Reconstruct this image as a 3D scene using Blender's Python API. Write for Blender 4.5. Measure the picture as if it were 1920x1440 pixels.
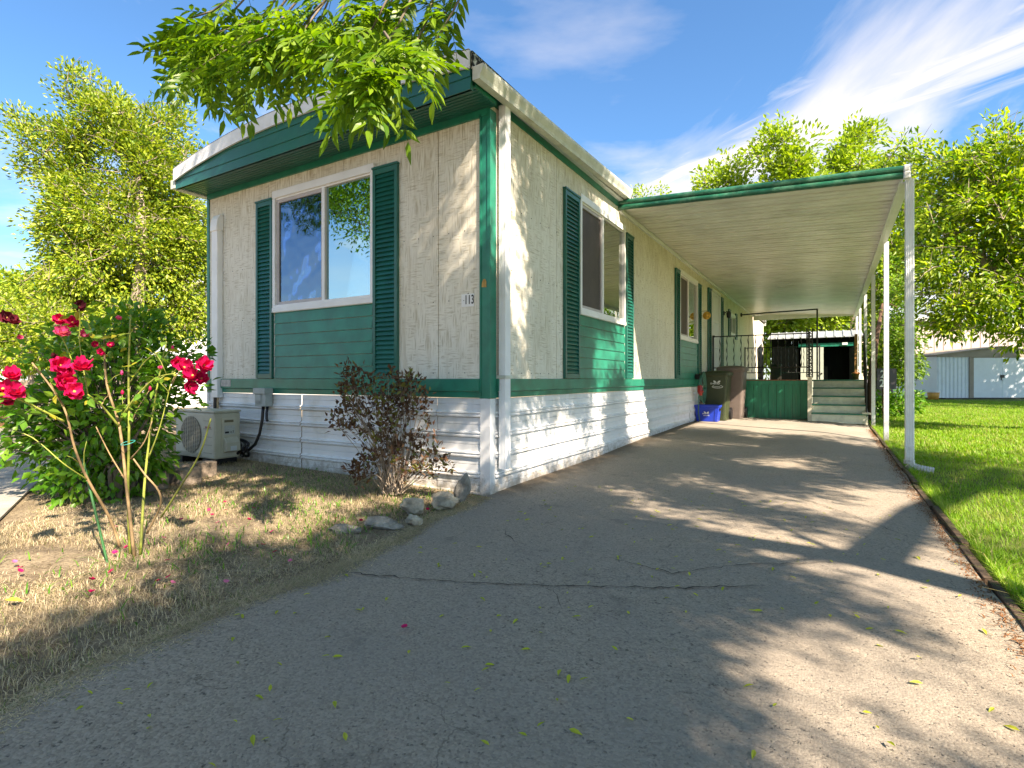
import bpy, math, random
import numpy as np
from mathutils import Vector, Matrix

for o in list(bpy.data.objects):
    bpy.data.objects.remove(o)
S = bpy.context.scene
COL = S.collection
RS = random.Random(11)
NR = np.random.default_rng(5)
PI = math.pi

# ------------------------------------------------------------------ camera
CX, CY, CH = 2.417, -3.681, 0.95
YAW = math.atan2(600, 1004)
cam_d = bpy.data.cameras.new('camera')
cam_d.sensor_width = 36
cam_d.lens = 1004 / 1920 * 36
cam_d.shift_y = -9 / 1920
cam_d.clip_end = 2000
cam_d.clip_start = 0.05
cam = bpy.data.objects.new('camera', cam_d)
COL.objects.link(cam)
cam.location = (CX, CY, CH)
cam.rotation_euler = (PI / 2, 0, YAW)
S.camera = cam

# ------------------------------------------------------------------ light
SUN = Vector((1.03, -0.476, 1.0)).normalized()
elev = math.asin(SUN.z)
azim = math.atan2(SUN.x, SUN.y)
world = bpy.data.worlds.new('World')
S.world = world
world.use_nodes = True
wn, wl = world.node_tree.nodes, world.node_tree.links
for n in list(wn):
    wn.remove(n)


def N(nodes, t, **kw):
    n = nodes.new(t)
    for k, v in kw.items():
        if k == 'op':
            n.operation = v
        else:
            setattr(n, k, v)
    return n


wo = N(wn, 'ShaderNodeOutputWorld')
FILL_CLOUD_X, FILL_CLOUD_Y = 44.0, 17.0
bg = N(wn, 'ShaderNodeBackground')
bg.inputs['Strength'].default_value = 0.13
sky = N(wn, 'ShaderNodeTexSky', sky_type='NISHITA')
sky.sun_disc = False
sky.sun_elevation = elev
sky.sun_rotation = azim
sky.altitude = 0
sky.air_density = 1.0
sky.dust_density = 0.6
sky.ozone_density = 1.6
wl.new(bg.outputs[0], wo.inputs['Surface'])
tc = N(wn, 'ShaderNodeTexCoord')
sep = N(wn, 'ShaderNodeSeparateXYZ')
wl.new(tc.outputs['Generated'], sep.inputs[0])


def M(nodes, links, op, a, b=None, c=None, clamp=False):
    n = N(nodes, 'ShaderNodeMath', op=op)
    n.use_clamp = clamp
    for i, v in enumerate((a, b, c)):
        if v is None:
            continue
        if isinstance(v, (int, float)):
            n.inputs[i].default_value = v
        else:
            links.new(v, n.inputs[i])
    return n.outputs[0]


def wm(op, a, b=None, c=None, clamp=False):
    return M(wn, wl, op, a, b, c, clamp)


zc = wm('MAXIMUM', sep.outputs['Z'], 0.02)
px_ = wm('DIVIDE', sep.outputs['X'], zc)
py_ = wm('DIVIDE', sep.outputs['Y'], zc)
# coordinates along / across a long band of cirrus
al = wm('ADD', wm('MULTIPLY', px_, 0.893), wm('MULTIPLY', py_, -0.45))
ac = wm('ADD', wm('MULTIPLY', px_, 0.45), wm('MULTIPLY', py_, 0.893))
cmb = N(wn, 'ShaderNodeCombineXYZ')
wl.new(wm('MULTIPLY', al, 0.55), cmb.inputs[0])
wl.new(wm('MULTIPLY', ac, 2.1), cmb.inputs[1])
nz = N(wn, 'ShaderNodeTexNoise')
nz.inputs['Scale'].default_value = 2.6
nz.inputs['Detail'].default_value = 9
nz.inputs['Roughness'].default_value = 0.58
nz.inputs['Distortion'].default_value = 0.7
wl.new(cmb.outputs[0], nz.inputs['Vector'])
dist = wm('ABSOLUTE', wm('SUBTRACT', ac, 2.12))
band = wm('SUBTRACT', 1.0, wm('DIVIDE', dist, 0.42), clamp=True)
endf = wm('MULTIPLY_ADD', al, 0.9, 2.5, clamp=True)
band = wm('MULTIPLY', band, endf)
cl1 = wm('MULTIPLY', wm('SUBTRACT', wm('ADD', nz.outputs[0], wm('MULTIPLY', band, 0.52)), 0.70), 3.0, clamp=True)
nz2 = N(wn, 'ShaderNodeTexNoise')
nz2.inputs['Scale'].default_value = 1.1
nz2.inputs['Detail'].default_value = 8
nz2.inputs['Roughness'].default_value = 0.55
cmb2 = N(wn, 'ShaderNodeCombineXYZ')
wl.new(sep.outputs['X'], cmb2.inputs[0])
wl.new(sep.outputs['Y'], cmb2.inputs[1])
wl.new(wm('MULTIPLY', sep.outputs['Z'], 3.5), cmb2.inputs[2])
wl.new(cmb2.outputs[0], nz2.inputs['Vector'])
low = wm('SUBTRACT', 1.0, wm('DIVIDE', sep.outputs['Z'], 0.45), clamp=True)
cl2 = wm('MULTIPLY', wm('SUBTRACT', wm('ADD', nz2.outputs[0], wm('MULTIPLY', low, 0.35)), 0.57), 2.6, clamp=True)
# broken high cloud added over the whole sky to lift and whiten the shade
nz3 = N(wn, 'ShaderNodeTexNoise')
nz3.inputs['Scale'].default_value = 1.0
nz3.inputs['Detail'].default_value = 9
nz3.inputs['Roughness'].default_value = 0.56
nz3.inputs['Distortion'].default_value = 0.5
zs3 = wm('ADD', wm('ABSOLUTE', sep.outputs['Z']), 0.12)
cmb3 = N(wn, 'ShaderNodeCombineXYZ')
wl.new(wm('ADD', wm('DIVIDE', sep.outputs['X'], zs3), FILL_CLOUD_X), cmb3.inputs[0])
wl.new(wm('MULTIPLY_ADD', wm('DIVIDE', sep.outputs['Y'], zs3), 0.75, FILL_CLOUD_Y), cmb3.inputs[1])
wl.new(cmb3.outputs[0], nz3.inputs['Vector'])
cl_fill = wm('MULTIPLY', wm('SUBTRACT', nz3.outputs[0], 0.49), 5.0, clamp=True)
clf = wm('MULTIPLY', wm('MAXIMUM', wm('MAXIMUM', cl1, cl_fill), cl2), 0.88)
mixs = N(wn, 'ShaderNodeMix', data_type='RGBA')
wl.new(clf, mixs.inputs[0])
tint = N(wn, 'ShaderNodeMix', data_type='RGBA', blend_type='MULTIPLY')
tint.inputs[0].default_value = 1
wl.new(sky.outputs[0], tint.inputs[6])
tint.inputs[7].default_value = (0.175, 0.335, 0.47, 1)
wl.new(tint.outputs[2], mixs.inputs[6])
mixs.inputs[7].default_value = (1.9, 1.95, 2.05, 1)
wl.new(mixs.outputs[2], bg.inputs['Color'])

sd = bpy.data.lights.new('sun', 'SUN')
sd.energy = 2.9
sd.angle = math.radians(0.53)
sd.color = (1.0, 0.95, 0.88)
sun = bpy.data.objects.new('sun', sd)
sun.rotation_euler = (-SUN).to_track_quat('-Z', 'Y').to_euler()
sun.location = SUN * 60
COL.objects.link(sun)

vs = S.view_settings
S.display_settings.display_device = 'sRGB'
vs.view_transform = 'Standard'
vs.look = 'None'
vs.exposure = 2.4
vs.use_white_balance = True
vs.white_balance_temperature = 7900
vs.white_balance_tint = 14
vs.gamma = 1
vs.use_curve_mapping = False
cy = S.cycles
cy.max_bounces = 8
cy.diffuse_bounces = 4
cy.transparent_max_bounces = 12
cy.sample_clamp_indirect = 6
cy.caustics_reflective = False
cy.caustics_refractive = False


# ------------------------------------------------------------------ helpers
def smooth(t):
    t = min(1, max(0, t))
    return t * t * (3 - 2 * t)


def G(x, y):
    """height of the ground"""
    if x >= 0:
        return 0.09 * smooth(y / 7) * min(1, max(0, 3.3 - x))
    return 0.014 * min(-x, 8) + 0.09 * smooth(y / 7)


def Gn(x, y):
    t = np.clip(y / 7, 0, 1)
    s = t * t * (3 - 2 * t)
    return np.where(x >= 0, 0.09 * s * np.clip(3.3 - x, 0, 1), 0.014 * np.clip(-x, 0, 8) + 0.09 * s)


def at(px, py, D):
    """a point seen at pixel px,py of the 1920-wide photograph, D metres ahead"""
    u, v = (px - 960) / 1004, (711 - py) / 1004
    s, c = math.sin(YAW), math.cos(YAW)
    return Vector((CX + D * (c * u - s), CY + D * (s * u + c), CH + D * v))


def camxy(x, y, z):
    s, c = math.sin(YAW), math.cos(YAW)
    dx, dy = x - CX, y - CY
    X, Y = c * dx + s * dy, -s * dx + c * dy
    return X, Y, z - CH


class MB:
    def __init__(s):
        s.v, s.f = [], []

    def add(s, vs, fs):
        n = len(s.v)
        s.v += [tuple(p) for p in vs]
        s.f += [tuple(i + n for i in f) for f in fs]
        return s

    def box(s, x0, x1, y0, y1, z0, z1):
        return s.add([(x0, y0, z0), (x1, y0, z0), (x1, y1, z0), (x0, y1, z0), (x0, y0, z1), (x1, y0, z1), (x1, y1, z1), (x0, y1, z1)],
                     [(3, 2, 1, 0), (4, 5, 6, 7), (0, 1, 5, 4), (1, 2, 6, 5), (2, 3, 7, 6), (3, 0, 4, 7)])

    def prism(s, poly, fn, a, b):
        """poly: list of 2-D points; fn(p, t) -> 3-D point; t=a, b are the ends"""
        n = len(poly)
        vs = [fn(p, a) for p in poly] + [fn(p, b) for p in poly]
        fs = [tuple(range(n))[::-1], tuple(range(n, 2 * n))] + [(i, (i + 1) % n, n + (i + 1) % n, n + i) for i in range(n)]
        return s.add(vs, fs)

    def sheet(s, poly, fn, ts):
        """open profile swept"""
        n = len(poly)
        vs = [fn(p, t) for t in ts for p in poly]
        fs = [(k * n + i, k * n + i + 1, (k + 1) * n + i + 1, (k + 1) * n + i) for k in range(len(ts) - 1) for i in range(n - 1)]
        return s.add(vs, fs)

    def tube(s, pts, r, n=6, cap=True):
        pts = [Vector(p) for p in pts]
        if not isinstance(r, (list, tuple)):
            r = [r] * len(pts)
        vs, fs = [], []
        prev = None
        for i, p in enumerate(pts):
            d = (pts[min(i + 1, len(pts) - 1)] - pts[max(i - 1, 0)])
            if d.length < 1e-9:
                d = Vector((0, 0, 1))
            d.normalize()
            ref = prev if prev is not None else (Vector((1, 0, 0)) if abs(d.x) < .8 else Vector((0, 1, 0)))
            a = (ref - d * ref.dot(d))
            if a.length < 1e-6:
                a = d.orthogonal()
            a.normalize()
            prev = a
            b = d.cross(a)
            for k in range(n):
                t = 2 * PI * k / n
                vs.append(p + (a * math.cos(t) + b * math.sin(t)) * r[i])
        for i in range(len(pts) - 1):
            for k in range(n):
                fs.append((i * n + k, i * n + (k + 1) % n, (i + 1) * n + (k + 1) % n, (i + 1) * n + k))
        if cap:
            fs.append(tuple(range(n))[::-1])
            fs.append(tuple((len(pts) - 1) * n + k for k in range(n)))
        return s.add(vs, fs)

    def rev(s, prof, c=(0, 0, 0), n=16):
        """lathe profile of (r,z)"""
        vs, fs = [], []
        for r, z in prof:
            for k in range(n):
                t = 2 * PI * k / n
                vs.append((c[0] + r * math.cos(t), c[1] + r * math.sin(t), c[2] + z))
        for i in range(len(prof) - 1):
            for k in range(n):
                fs.append((i * n + k, i * n + (k + 1) % n, (i + 1) * n + (k + 1) % n, (i + 1) * n + k))
        return s.add(vs, fs)

    def mesh(s, name, org=(0, 0, 0), sm=False):
        me = bpy.data.meshes.new(name)
        me.from_pydata([(x - org[0], y - org[1], z - org[2]) for x, y, z in s.v], [], s.f)
        me.validate()
        if sm:
            me.shade_smooth()
        return me


def link(name, me, mat=None, parent=None, loc=(0, 0, 0), rot=(0, 0, 0), scale=None):
    o = bpy.data.objects.new(name, me)
    COL.objects.link(o)
    if mat is not None and me is not None and not me.materials:
        me.materials.append(mat)
    if parent is not None:
        o.parent = parent
    o.location = loc
    o.rotation_euler = rot
    if scale is not None:
        o.scale = scale
    return o


def worg(o):
    p = Vector((0, 0, 0))
    while o is not None:
        p += Vector(o.location)
        o = o.parent
    return p


def part(name, mb, mat, parent=None, sm=False, bev=0, label=None, kind=None):
    """mb in world coordinates -> child of parent"""
    org = worg(parent) if parent else (0, 0, 0)
    o = link(name, mb.mesh(name, org, sm), mat, parent)
    if bev:
        m = o.modifiers.new('bevel', 'BEVEL')
        m.width = bev
        m.segments = 2
        m.limit_method = 'ANGLE'
        m.angle_limit = math.radians(40)
    if label:
        o['label'] = label
    if kind:
        o['kind'] = kind
    return o


def thing(name, label, cat, loc=(0, 0, 0), group=None):
    o = bpy.data.objects.new(name, None)
    o.empty_display_size = .1
    COL.objects.link(o)
    o.location = loc
    o['label'] = label
    o['category'] = cat
    if group:
        o['group'] = group
    return o


def tag(o, label, cat, group=None):
    o['label'] = label
    o['category'] = cat
    if group:
        o['group'] = group
    return o


def npmesh(name, V, F, k, mat, parent=None, kind=None, sm=False):
    """V (N,3) world, F (M,k)"""
    org = np.array(worg(parent)) if parent else np.zeros(3)
    me = bpy.data.meshes.new(name)
    V = (V - org).astype(np.float32)
    me.vertices.add(len(V))
    me.vertices.foreach_set('co', V.ravel())
    me.loops.add(F.size)
    me.loops.foreach_set('vertex_index', F.astype(np.int32).ravel())
    me.polygons.add(len(F))
    me.polygons.foreach_set('loop_start', (np.arange(len(F)) * k).astype(np.int32))
    me.update(calc_edges=True)
    if sm:
        me.shade_smooth()
    o = link(name, me, mat, parent)
    if kind:
        o['kind'] = kind
    return o


# ------------------------------------------------------------------ materials
def newmat(name):
    m = bpy.data.materials.new(name)
    m.use_nodes = True
    nt = m.node_tree
    b = nt.nodes['Principled BSDF']
    return m, nt.nodes, nt.links, b


def noise(nodes, links, vec, scale, detail=4, rough=.55, sx=None):
    n = N(nodes, 'ShaderNodeTexNoise')
    n.inputs['Scale'].default_value = scale
    n.inputs['Detail'].default_value = detail
    n.inputs['Roughness'].default_value = rough
    if sx is not None:
        mp = N(nodes, 'ShaderNodeMapping')
        mp.inputs['Scale'].default_value = sx
        links.new(vec, mp.inputs['Vector'])
        links.new(mp.outputs[0], n.inputs['Vector'])
    else:
        links.new(vec, n.inputs['Vector'])
    return n.outputs['Fac']


def mixc(nodes, links, fac, a, b, blend='MIX'):
    n = N(nodes, 'ShaderNodeMix', data_type='RGBA', blend_type=blend)
    for sock, v in ((n.inputs[0], fac), (n.inputs[6], a), (n.inputs[7], b)):
        if isinstance(v, (int, float)):
            sock.default_value = v
        elif isinstance(v, (tuple, list)):
            sock.default_value = (*v[:3], 1)
        else:
            links.new(v, sock)
    return n.outputs[2]


def rampf(nodes, links, v, lo, hi):
    n = N(nodes, 'ShaderNodeMapRange')
    n.interpolation_type = 'SMOOTHSTEP'
    n.inputs['From Min'].default_value = lo
    n.inputs['From Max'].default_value = hi
    links.new(v, n.inputs['Value'])
    return n.outputs[0]


def mat(name, col, rough=.55, var=.12, scale=6, dirt=None, dscale=3, damt=.5, bump=0, bscale=80, metal=0, spec=.5, stretch=None, coat=0):
    m, n, l, b = newmat(name)
    g = N(n, 'ShaderNodeNewGeometry')
    pos = g.outputs['Position']
    f = noise(n, l, pos, scale, 5, .6, stretch)
    dark = tuple(c * (1 - var * 2) for c in col)
    lite = tuple(min(1, c * (1 + var)) for c in col)
    c = mixc(n, l, rampf(n, l, f, .3, .7), dark, lite)
    if dirt:
        d = noise(n, l, pos, dscale, 8, .65)
        c = mixc(n, l, M(n, l, 'MULTIPLY', rampf(n, l, d, .48, .72), damt), c, dirt)
    l.new(c, b.inputs['Base Color'])
    b.inputs['Roughness'].default_value = rough
    b.inputs['Metallic'].default_value = metal
    b.inputs['Specular IOR Level'].default_value = spec
    b.inputs['Coat Weight'].default_value = coat
    if bump:
        bn = N(n, 'ShaderNodeBump')
        bn.inputs['Strength'].default_value = bump
        bn.inputs['Distance'].default_value = .01
        l.new(noise(n, l, pos, bscale, 4, .6, stretch), bn.inputs['Height'])
        l.new(bn.outputs[0], b.inputs['Normal'])
    return m


def leafmat(name, c1, c2, trans=.35, rough=.45, c3=None, patch=None):
    m, n, l, b = newmat(name)
    g = N(n, 'ShaderNodeNewGeometry')
    r = g.outputs['Random Per Island']
    oi = N(n, 'ShaderNodeObjectInfo')
    r = M(n, l, 'FRACT', M(n, l, 'ADD', r, oi.outputs['Random']))
    c = mixc(n, l, r, c1, c2)
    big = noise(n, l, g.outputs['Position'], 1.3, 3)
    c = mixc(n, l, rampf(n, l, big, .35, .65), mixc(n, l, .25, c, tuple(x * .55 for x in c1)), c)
    if c3:
        rr = M(n, l, 'FRACT', M(n, l, 'MULTIPLY', r, 7.13))
        c = mixc(n, l, rampf(n, l, rr, .86, .92), c, c3)
    if patch:
        pn = rampf(n, l, noise(n, l, g.outputs['Position'], 2.1, 5, .6), .50, .66)
        c = mixc(n, l, M(n, l, 'MULTIPLY', pn, .6), c, patch)
    l.new(c, b.inputs['Base Color'])
    b.inputs['Roughness'].default_value = rough
    b.inputs['Specular IOR Level'].default_value = .4
    t = N(n, 'ShaderNodeBsdfTranslucent')
    tcx = mixc(n, l, 1.0, c, (1.25, 1.3, .5), 'MULTIPLY')
    l.new(tcx, t.inputs['Color'])
    ms = N(n, 'ShaderNodeMixShader')
    ms.inputs[0].default_value = trans
    l.new(b.outputs[0], ms.inputs[1])
    l.new(t.outputs[0], ms.inputs[2])
    out = n['Material Output']
    l.new(ms.outputs[0], out.inputs['Surface'])
    return m


def splash(m, zt=.28, col=(.27, .22, .15), amt=.75):
    n, l = m.node_tree.nodes, m.node_tree.links
    b = n['Principled BSDF']
    src = b.inputs['Base Color'].links[0].from_socket
    g = N(n, 'ShaderNodeNewGeometry')
    s = N(n, 'ShaderNodeSeparateXYZ')
    l.new(g.outputs['Position'], s.inputs[0])
    f = M(n, l, 'SUBTRACT', 1.0, M(n, l, 'DIVIDE', s.outputs[2], zt), clamp=True)
    f = rampf(n, l, M(n, l, 'ADD', M(n, l, 'MULTIPLY', f, .45), noise(n, l, g.outputs['Position'], 13, 8, .8)), .68, 1.0)
    drip = rampf(n, l, noise(n, l, g.outputs['Position'], 1, 5, .6, (16, 16, 1.1)), .56, .74)
    c = mixc(n, l, M(n, l, 'MULTIPLY', drip, .13), src, (.38, .36, .30))
    c = mixc(n, l, M(n, l, 'MULTIPLY', f, amt), c, col)
    l.new(c, b.inputs['Base Color'])


def siding_mat():
    m, n, l, b = newmat('weathered_weave_siding')
    g = N(n, 'ShaderNodeNewGeometry')
    s = N(n, 'ShaderNodeSeparateXYZ')
    l.new(g.outputs['Position'], s.inputs[0])
    u = M(n, l, 'ADD', s.outputs[0], s.outputs[1])
    cb = N(n, 'ShaderNodeCombineXYZ')
    l.new(u, cb.inputs[0])
    l.new(s.outputs[2], cb.inputs[1])
    v = cb.outputs[0]
    H = noise(n, l, v, 1, 5, .65, (9, 75, 1))
    V = noise(n, l, v, 1, 5, .65, (75, 5, 1))
    P = noise(n, l, v, 1, 3, .5, (9, 5, 1))
    V2 = noise(n, l, v, 1, 4, .55, (16, 1.3, 1))
    ln = mixc(n, l, rampf(n, l, P, .44, .56), H, V)
    lin = rampf(n, l, ln, .47, .66)
    base = (.82, .78, .67)
    c = mixc(n, l, M(n, l, 'MULTIPLY', lin, .55), base, (.33, .255, .13))
    c = mixc(n, l, M(n, l, 'MULTIPLY', rampf(n, l, V2, .48, .8), .34), c, (.40, .31, .17))
    c = mixc(n, l, M(n, l, 'MULTIPLY', rampf(n, l, noise(n, l, v, 1, 3, .5, (2.2, 1.1, 1)), .4, .7), .22), c, (.42, .36, .24))
    # browner vertical streaks towards the top edge
    top = rampf(n, l, s.outputs[2], 2.2, 3.3)
    c = mixc(n, l, M(n, l, 'MULTIPLY', M(n, l, 'MULTIPLY', top, rampf(n, l, V, .35, .7)), .5), c, (.36, .27, .13))
    l.new(c, b.inputs['Base Color'])
    b.inputs['Roughness'].default_value = .85
    b.inputs['Specular IOR Level'].default_value = .2
    bn = N(n, 'ShaderNodeBump')
    bn.inputs['Strength'].default_value = .75
    bn.inputs['Distance'].default_value = .006
    bn.invert = True
    l.new(ln, bn.inputs['Height'])
    l.new(bn.outputs[0], b.inputs['Normal'])
    return m


def asphalt_mat():
    m, n, l, b = newmat('old_asphalt')
    g = N(n, 'ShaderNodeNewGeometry')
    pos = g.outputs['Position']
    s = N(n, 'ShaderNodeSeparateXYZ')
    l.new(pos, s.inputs[0])
    v = N(n, 'ShaderNodeTexVoronoi')
    v.inputs['Scale'].default_value = 130
    l.new(pos, v.inputs['Vector'])
    v2 = N(n, 'ShaderNodeTexVoronoi')
    v2.inputs['Scale'].default_value = 55
    l.new(pos, v2.inputs['Vector'])
    grain = rampf(n, l, noise(n, l, pos, 95, 5, .75), .35, .68)
    stn = N(n, 'ShaderNodeSeparateColor')
    l.new(v.outputs['Color'], stn.inputs[0])
    c = mixc(n, l, stn.outputs[0], (.205, .168, .128), (.39, .33, .255))
    c = mixc(n, l, M(n, l, 'MULTIPLY', grain, .5), c, (.33, .285, .23))
    pit = M(n, l, 'SUBTRACT', 1.0, rampf(n, l, noise(n, l, pos, 60, 3, .6), .3, .4))
    c = mixc(n, l, M(n, l, 'MULTIPLY', pit, .8), c, (.05, .045, .04))
    big = rampf(n, l, noise(n, l, pos, 1.1, 6, .6), .35, .7)
    c = mixc(n, l, M(n, l, 'MULTIPLY', big, .45), c, (.25, .225, .195))
    st = rampf(n, l, noise(n, l, pos, 2.3, 7, .7), .56, .74)
    c = mixc(n, l, M(n, l, 'MULTIPLY', st, .55), c, (.10, .088, .075))
    vc = N(n, 'ShaderNodeTexVoronoi')
    vc.feature = 'DISTANCE_TO_EDGE'
    vc.inputs['Scale'].default_value = 1.5
    wv = N(n, 'ShaderNodeVectorMath', op='ADD')
    l.new(pos, wv.inputs[0])
    wn_ = N(n, 'ShaderNodeTexNoise')
    wn_.inputs['Scale'].default_value = 3.5
    wn_.inputs['Detail'].default_value = 7
    l.new(pos, wn_.inputs['Vector'])
    wsc = N(n, 'ShaderNodeVectorMath', op='SCALE')
    l.new(wn_.outputs['Color'], wsc.inputs[0])
    wsc.inputs['Scale'].default_value = .5
    l.new(wsc.outputs[0], wv.inputs[1])
    l.new(wv.outputs[0], vc.inputs['Vector'])
    hair = M(n, l, 'SUBTRACT', 1.0, rampf(n, l, vc.outputs['Distance'], .001, .006))
    hair = M(n, l, 'MULTIPLY', hair, rampf(n, l, noise(n, l, pos, .9, 4), .50, .60))
    c = mixc(n, l, M(n, l, 'MULTIPLY', hair, .45), c, (.045, .038, .03))
    # paler under the carport: the sunlit look is put into the colour
    sun_pale = rampf(n, l, M(n, l, 'ADD', s.outputs[1], M(n, l, 'MULTIPLY', noise(n, l, pos, 2, 4), .9)), 5.2, 6.6)
    c = mixc(n, l, M(n, l, 'MULTIPLY', sun_pale, .75), c, mixc(n, l, big, (.34, .31, .265), (.27, .24, .2)))
    # darker brown along the foot of the home
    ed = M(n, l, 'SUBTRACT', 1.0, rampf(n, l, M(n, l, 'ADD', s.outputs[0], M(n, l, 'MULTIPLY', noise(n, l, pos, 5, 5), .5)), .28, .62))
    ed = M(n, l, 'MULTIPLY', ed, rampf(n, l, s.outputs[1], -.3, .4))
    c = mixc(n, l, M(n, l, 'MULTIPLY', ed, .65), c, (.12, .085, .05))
    l.new(c, b.inputs['Base Color'])
    b.inputs['Roughness'].default_value = .9
    b.inputs['Specular IOR Level'].default_value = .25
    bn = N(n, 'ShaderNodeBump')
    bn.inputs['Strength'].default_value = .7
    bn.inputs['Distance'].default_value = .004
    hh = M(n, l, 'ADD', M(n, l, 'MULTIPLY', v.outputs['Distance'], -.6), noise(n, l, pos, 90, 5, .75))
    hh = M(n, l, 'SUBTRACT', hh, pit)
    l.new(hh, bn.inputs['Height'])
    l.new(bn.outputs[0], b.inputs['Normal'])
    return m


def ground_mat(name, a, b_, c_, sc=3):
    m, n, l, b = newmat(name)
    g = N(n, 'ShaderNodeNewGeometry')
    pos = g.outputs['Position']
    c = mixc(n, l, rampf(n, l, noise(n, l, pos, sc, 7, .65), .35, .65), a, b_)
    c = mixc(n, l, rampf(n, l, noise(n, l, pos, 45, 5, .7), .45, .7), c, c_)
    l.new(c, b.inputs['Base Color'])
    b.inputs['Roughness'].default_value = .95
    b.inputs['Specular IOR Level'].default_value = .1
    bn = N(n, 'ShaderNodeBump')
    bn.inputs['Strength'].default_value = .9
    bn.inputs['Distance'].default_value = .02
    l.new(noise(n, l, pos, 60, 5, .7), bn.inputs['Height'])
    l.new(bn.outputs[0], b.inputs['Normal'])
    return m


def glass_mat(name, refl=.55, tint=(.8, .95, 1), ripple=0):
    m, n, l, b = newmat(name)
    n.remove(b)
    gl = N(n, 'ShaderNodeBsdfGlossy')
    gl.inputs['Roughness'].default_value = .0
    gl.inputs['Color'].default_value = (*tint, 1)
    tr = N(n, 'ShaderNodeBsdfTransparent')
    tr.inputs['Color'].default_value = (.75, .8, .8, 1)
    if ripple:
        g = N(n, 'ShaderNodeNewGeometry')
        bn = N(n, 'ShaderNodeBump')
        bn.inputs['Strength'].default_value = ripple
        bn.inputs['Distance'].default_value = .05
        l.new(noise(n, l, g.outputs['Position'], 2.5, 2), bn.inputs['Height'])
        l.new(bn.outputs[0], gl.inputs['Normal'])
    ms = N(n, 'ShaderNodeMixShader')
    fr = N(n, 'ShaderNodeLayerWeight')
    fr.inputs['Blend'].default_value = .25
    f = M(n, l, 'MULTIPLY_ADD', fr.outputs['Fresnel'], 1 - refl, refl, clamp=True)
    l.new(f, ms.inputs[0])
    l.new(tr.outputs[0], ms.inputs[1])
    l.new(gl.outputs[0], ms.inputs[2])
    l.new(ms.outputs[0], n['Material Output'].inputs['Surface'])
    return m


M_SIDE = siding_mat()
M_ASPH = asphalt_mat()
M_GREEN = mat('teal_green_paint', (.005, .20, .128), .36, .12, 5, dirt=(.06, .17, .13), dscale=6, damt=.3, bump=.06, bscale=60)
M_GREENM = mat('teal_green_metal', (.006, .125, .095), .3, .08, 4, dirt=(.04, .12, .1), dscale=5, damt=.25)
M_GREENB = mat('green_skirt_boards', (.006, .22, .12), .5, .12, 5, bump=.15, bscale=50, stretch=(3, 3, .4))
M_WHITE = mat('white_metal', (.80, .82, .83), .42, .04, 3, dirt=(.45, .42, .34), dscale=3.5, damt=.35)
M_SKIRT = mat('white_skirting_metal', (.80, .81, .81), .38, .03, 2, dirt=(.48, .45, .36), dscale=2.6, damt=.45)
M_GUT = mat('aged_gutter_metal', (.64, .66, .58), .5, .08, 5, dirt=(.34, .31, .22), dscale=7, damt=.4)
M_VINYL = mat('white_vinyl', (.84, .83, .81), .4, .03, 4)
M_CEIL = mat('carport_ceiling_metal', (.86, .83, .78), .33, .05, 2, dirt=(.45, .37, .27), dscale=1.6, damt=.25)
M_LICH = None
M_DARK = mat('dark_interior', (.02, .018, .016), .9, .1)
M_BLACKM = mat('black_iron', (.02, .018, .018), .5, .2, 20)
M_BLACKP = mat('black_plastic', (.012, .012, .014), .4, .1)
M_BROWNW = mat('brown_wood', (.16, .075, .03), .75, .25, 12, bump=.4, bscale=40, stretch=(6, 6, 1))
M_EDGEW = mat('edging_wood', (.10, .062, .04), .9, .3, 10, bump=.6, bscale=50)
M_BARK = mat('grey_bark', (.20, .16, .12), .95, .3, 14, bump=.9, bscale=35, stretch=(1, 1, .3))
M_BARKL = mat('pale_bark', (.36, .29, .22), .9, .3, 14, bump=.7, bscale=40, stretch=(1, 1, .4))
M_BARKR = mat('reddish_bark', (.13, .07, .04), .9, .3, 12, bump=.7, bscale=35, stretch=(1, 1, .3))
M_ROCK = mat('pale_rock', (.42, .37, .28), .95, .25, 9, dirt=(.16, .14, .10), dscale=14, damt=.8, bump=1, bscale=45)
M_ROCKD = mat('grey_rock', (.27, .25, .21), .95, .25, 9, dirt=(.10, .08, .05), dscale=14, damt=.8, bump=1, bscale=45)
M_CONC = mat('concrete', (.36, .335, .29), .92, .15, 4, dirt=(.2, .18, .14), dscale=5, damt=.5, bump=.6, bscale=90)
M_SOIL = ground_mat('dry_soil', (.20, .155, .105), (.36, .29, .195), (.13, .095, .06))
M_TURF = ground_mat('lawn_soil', (.08, .14, .02), (.12, .17, .035), (.2, .18, .08))


def lichen_mat():
    m, n, l, b = newmat('roof_edge_black_lichen')
    g = N(n, 'ShaderNodeNewGeometry')
    f = rampf(n, l, noise(n, l, g.outputs['Position'], 26, 6, .75), .50, .56)
    l.new(mixc(n, l, f, (.012, .014, .012), (.62, .63, .58)), b.inputs['Base Color'])
    b.inputs['Roughness'].default_value = .9
    return m


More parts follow.
